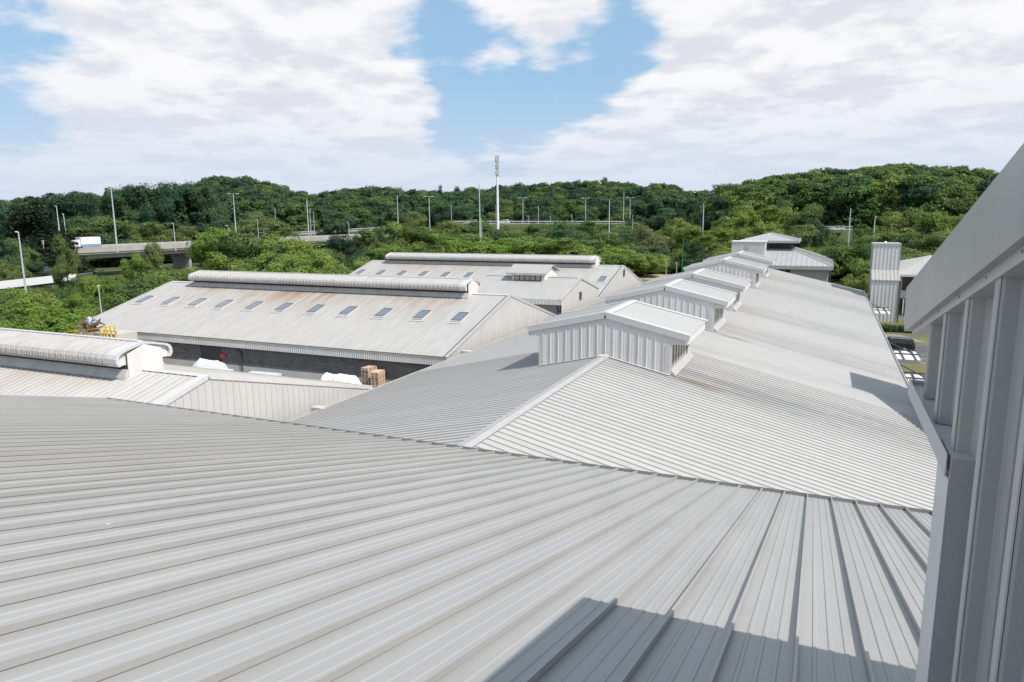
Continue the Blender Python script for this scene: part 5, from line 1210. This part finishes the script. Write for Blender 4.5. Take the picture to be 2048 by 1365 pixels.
row(9, 1600, 1800, 498, 490, 176, 196, ['bush', 'bush', 'bush_mid'], 'yellow-green bush between the pavilion and the slim stair block', 'bushes right of the pavilion', 1.4)
row(6, 1650, 1790, 478, 470, 205, 220, ['bush_mid', 'mid'], 'green bush under the tall blue-grey lamp', 'bushes under the blue-grey lamps', 1.3)
for px, yt, R, kd, w_ in ((1800, 425, 205, 'bright', 1.1), (1845, 418, 205, 'mid', 1.1), (1885, 425, 200, 'bright', 1.1), (1925, 430, 195, 'bright', 1.1), (1830, 465, 185, 'mid', 1.2), (1880, 468, 180, 'mid', 1.2)):
    tree(kd, px, yt, R, 'full bright tree behind stair block and fascia, ' + where(px, 1800, 1925, yt, 450), 'bright trees behind the stair block', w_)
row(6, 1790, 1930, 505, 500, 160, 172, ['bush', 'bush_mid'], 'olive bush directly behind the slim stair block', 'bushes behind the stair block', 1.4)
tree('bush', 1722, 548, 150, 'light green shrub on the lawn left of the slim stair block', None, 1.0)
row(4, 1990, 2300, 470, 480, 150, 190, ['mid', 'bright'], 'tree hidden behind the tower fascia', 'trees behind the tower', 1.1)
# dark trees on the left
tree('conifer', 75, 400, 205, 'broad black-green conifer at far left behind the lamp', None, 1.7); tree('conifer', 50, 412, 200, 'black-green conifer beside the broad one', None, 1.6); tree('dark', 20, 428, 215, 'dark tree at the very left edge', None, 1.1)
tree('dark', 158, 389, 300, 'round dark tree on the skyline above the truck', None, 1.1)
for px, yt in ((240, 378), (262, 374), (285, 372), (308, 370), (330, 366), (352, 372), (375, 366), (398, 370), (420, 374), (440, 384)):
    tree('poplar' if px % 3 else 'dark', px, yt, random.uniform(276, 292), 'tall dark tree behind the tall slim bridge lamp, ' + ORD[(px-240)//22] + ' from the left', 'tall dark trees behind the bridge', 1.25 if px % 3 else .62)
row(7, 130, 240, 440, 440, 250, 265, ['mid', 'dark'], 'dark green tree on the skyline between truck and tall poplars', 'trees behind the truck', 1.0)
row(9, 220, 470, 446, 446, 262, 274, ['dark', 'mid'], 'lower dark tree directly behind the bridge parapet', 'lower trees behind the parapet', 1.1)
tree('pale', 520, 425, 268, 'round grey-green tree behind the short lamp left of the guard rail', None, 1.3); tree('mid', 545, 440, 264, 'smaller grey-green tree beside the round one', None, 1.2); tree('mid', 488, 440, 264, 'grey-green tree left of the round one', None, 1.1)
tree('purple', 1105, 405, 335, 'reddish copper-leaved tree in the distant wood right of the mast', None, 1.2); tree('purple', 1988, 348, 300, 'dark purple-leaved tree on the right hill by the fascia', None, 1.3); tree('purple', 1418, 395, 330, 'thin reddish tree in the saddle between the two hills', None, .8)
for px, yt in ((882, 372), (915, 374), (1040, 366), (1209, 356), (1012, 372)): tree('conifer', px, yt, 425, 'pointed conifer tip on the skyline, ' + {882: 'leftmost of all', 915: 'second from left', 1012: 'just right of the mast', 1040: 'above the first T-shaped lamp', 1209: 'rightmost, above the white pole lamp'}[px], 'conifer tips on the skyline', .8)
row(16, 600, 1440, 418, 425, 300, 330, ['mid', 'dark', 'dark', 'mid'], 'tree at the foot of the wooded hill behind the carriageway lamps', 'trees at the foot of the hill', 1.0)
row(12, 1450, 1990, 375, 380, 275, 300, ['mid', 'bright', 'dark', 'mid'], 'round-crowned tree on the front of the right wooded hill', 'trees on the front of the right hill', 1.2)

def scatter(name, keys, pts, sizes, seed, label, group):
    """countless far crowns: one object, points instanced with geometry nodes"""
    me = bpy.data.meshes.new(name); me.from_pydata(pts.tolist(), [], []); at = me.attributes.new('size', 'FLOAT', 'POINT'); at.data.foreach_set('value', sizes.astype(np.float32))
    o = link(name, me, kind='stuff'); o['label'] = label; o['category'] = 'forest' if 'forest' in name else 'undergrowth'
    ng = bpy.data.node_groups.new(name, 'GeometryNodeTree'); ng.interface.new_socket('Geometry', in_out='INPUT', socket_type='NodeSocketGeometry'); ng.interface.new_socket('Geometry', in_out='OUTPUT', socket_type='NodeSocketGeometry')
    N = ng.nodes; L = ng.links; gi = N.new('NodeGroupInput'); go = N.new('NodeGroupOutput'); iop = N.new('GeometryNodeInstanceOnPoints'); gti = N.new('GeometryNodeGeometryToInstance')
    for mk in keys:
        oi = N.new('GeometryNodeObjectInfo'); src = bpy.data.objects.new('crown_source', mk); oi.inputs[0].default_value = src; oi.transform_space = 'ORIGINAL'; L.new(oi.outputs['Geometry'], gti.inputs[0])
    L.new(gti.outputs[0], iop.inputs['Instance']); iop.inputs['Pick Instance'].default_value = True
    L.new(gi.outputs[0], iop.inputs['Points'])
    rr = N.new('FunctionNodeRandomValue'); rr.data_type = 'FLOAT_VECTOR'; rr.inputs[1].default_value = (.1, .1, 6.28); rr.inputs['Seed'].default_value = seed; L.new(rr.outputs[0], iop.inputs['Rotation'])
    na = N.new('GeometryNodeInputNamedAttribute'); na.data_type = 'FLOAT'; na.inputs[0].default_value = 'size'; L.new(na.outputs[0], iop.inputs['Scale'])
    L.new(iop.outputs[0], go.inputs[0]); md = o.modifiers.new('scatter', 'NODES'); md.node_group = ng; return o
def forest_pts(n, az0, az1, r0f, r1f, seed, h0=13, h1=19):
    r = np.random.default_rng(seed); az = az0+(az1-az0)*r.random(n); rc = np.interp(az, AZK, CRK); R = rc*(r0f+(r1f-r0f)*r.random(n)); x, y = R*np.sin(az), R*np.cos(az)
    z = ground_h(x, y)-.3; return np.stack([x, y, z], 1), h0+(h1-h0)*r.random(n)
azp = lambda px: math.atan2(ray(px, 430)[0], ray(px, 430)[1])
p_, s_ = forest_pts(1500, azp(-700), azp(1440), .77, 1.12, 3); scatter('forest', PROTO['far_dark']+PROTO['far_mid'][:1], p_, s_, 1, 'dark green wood covering the long low hill across the horizon', None)
p_, s_ = forest_pts(1000, azp(1425), azp(2900), .80, 1.15, 4); scatter('forest', PROTO['far_mid']+PROTO['far_bright']+PROTO['far_dark'][:1], p_, s_, 2, 'mid-green wood covering the rounded hill on the right', None)
# undergrowth between the things
def strip_pts(n, px0, px1, R0, R1, seed, s0, s1):
    r = np.random.default_rng(seed); px = px0+(px1-px0)*r.random(n); R = R0+(R1-R0)*r.random(n); az = np.array([azp(q) for q in px]); x, y = R*np.sin(az), R*np.cos(az)
    return np.stack([x, y, ground_h(x, y)-.3], 1), s0+(s1-s0)*r.random(n)
a1, b1 = strip_pts(300, -700, 690, 112, 165, 11, 2.0, 4.0); a2, b2 = strip_pts(420, 560, 1500, 185, 260, 12, 3.0, 5.0); a3, b3 = strip_pts(300, 1480, 2200, 186, 260, 13, 3.0, 5.0); a4, b4 = strip_pts(160, -700, 110, 92, 118, 14, 2.5, 4.0); a5, b5 = strip_pts(250, -500, 640, 262, 330, 15, 4, 7)
scatter('undergrowth', PROTO['bush_mid']+PROTO['bush'][:1], np.concatenate([a1, a2, a3, a4, a5]), np.concatenate([b1, b2, b3, b4, b5]), 3, 'mixed green undergrowth filling the ground between roofs, roads and woods', None)
# hedge by the car park
hd = bpy.data.objects.new('hedge', quad_mesh('hedge', leaf_cloud([(x, 0, .5, .7, .6, .55) for x in np.arange(-4.5, 5, .7)], 9000, .16, 300), 'leaf_dark')); col.objects.link(hd); hd.location = (10.5, 100.5, G); tag(hd, 'dark clipped hedge at the foot of the slim stair block', 'hedge')
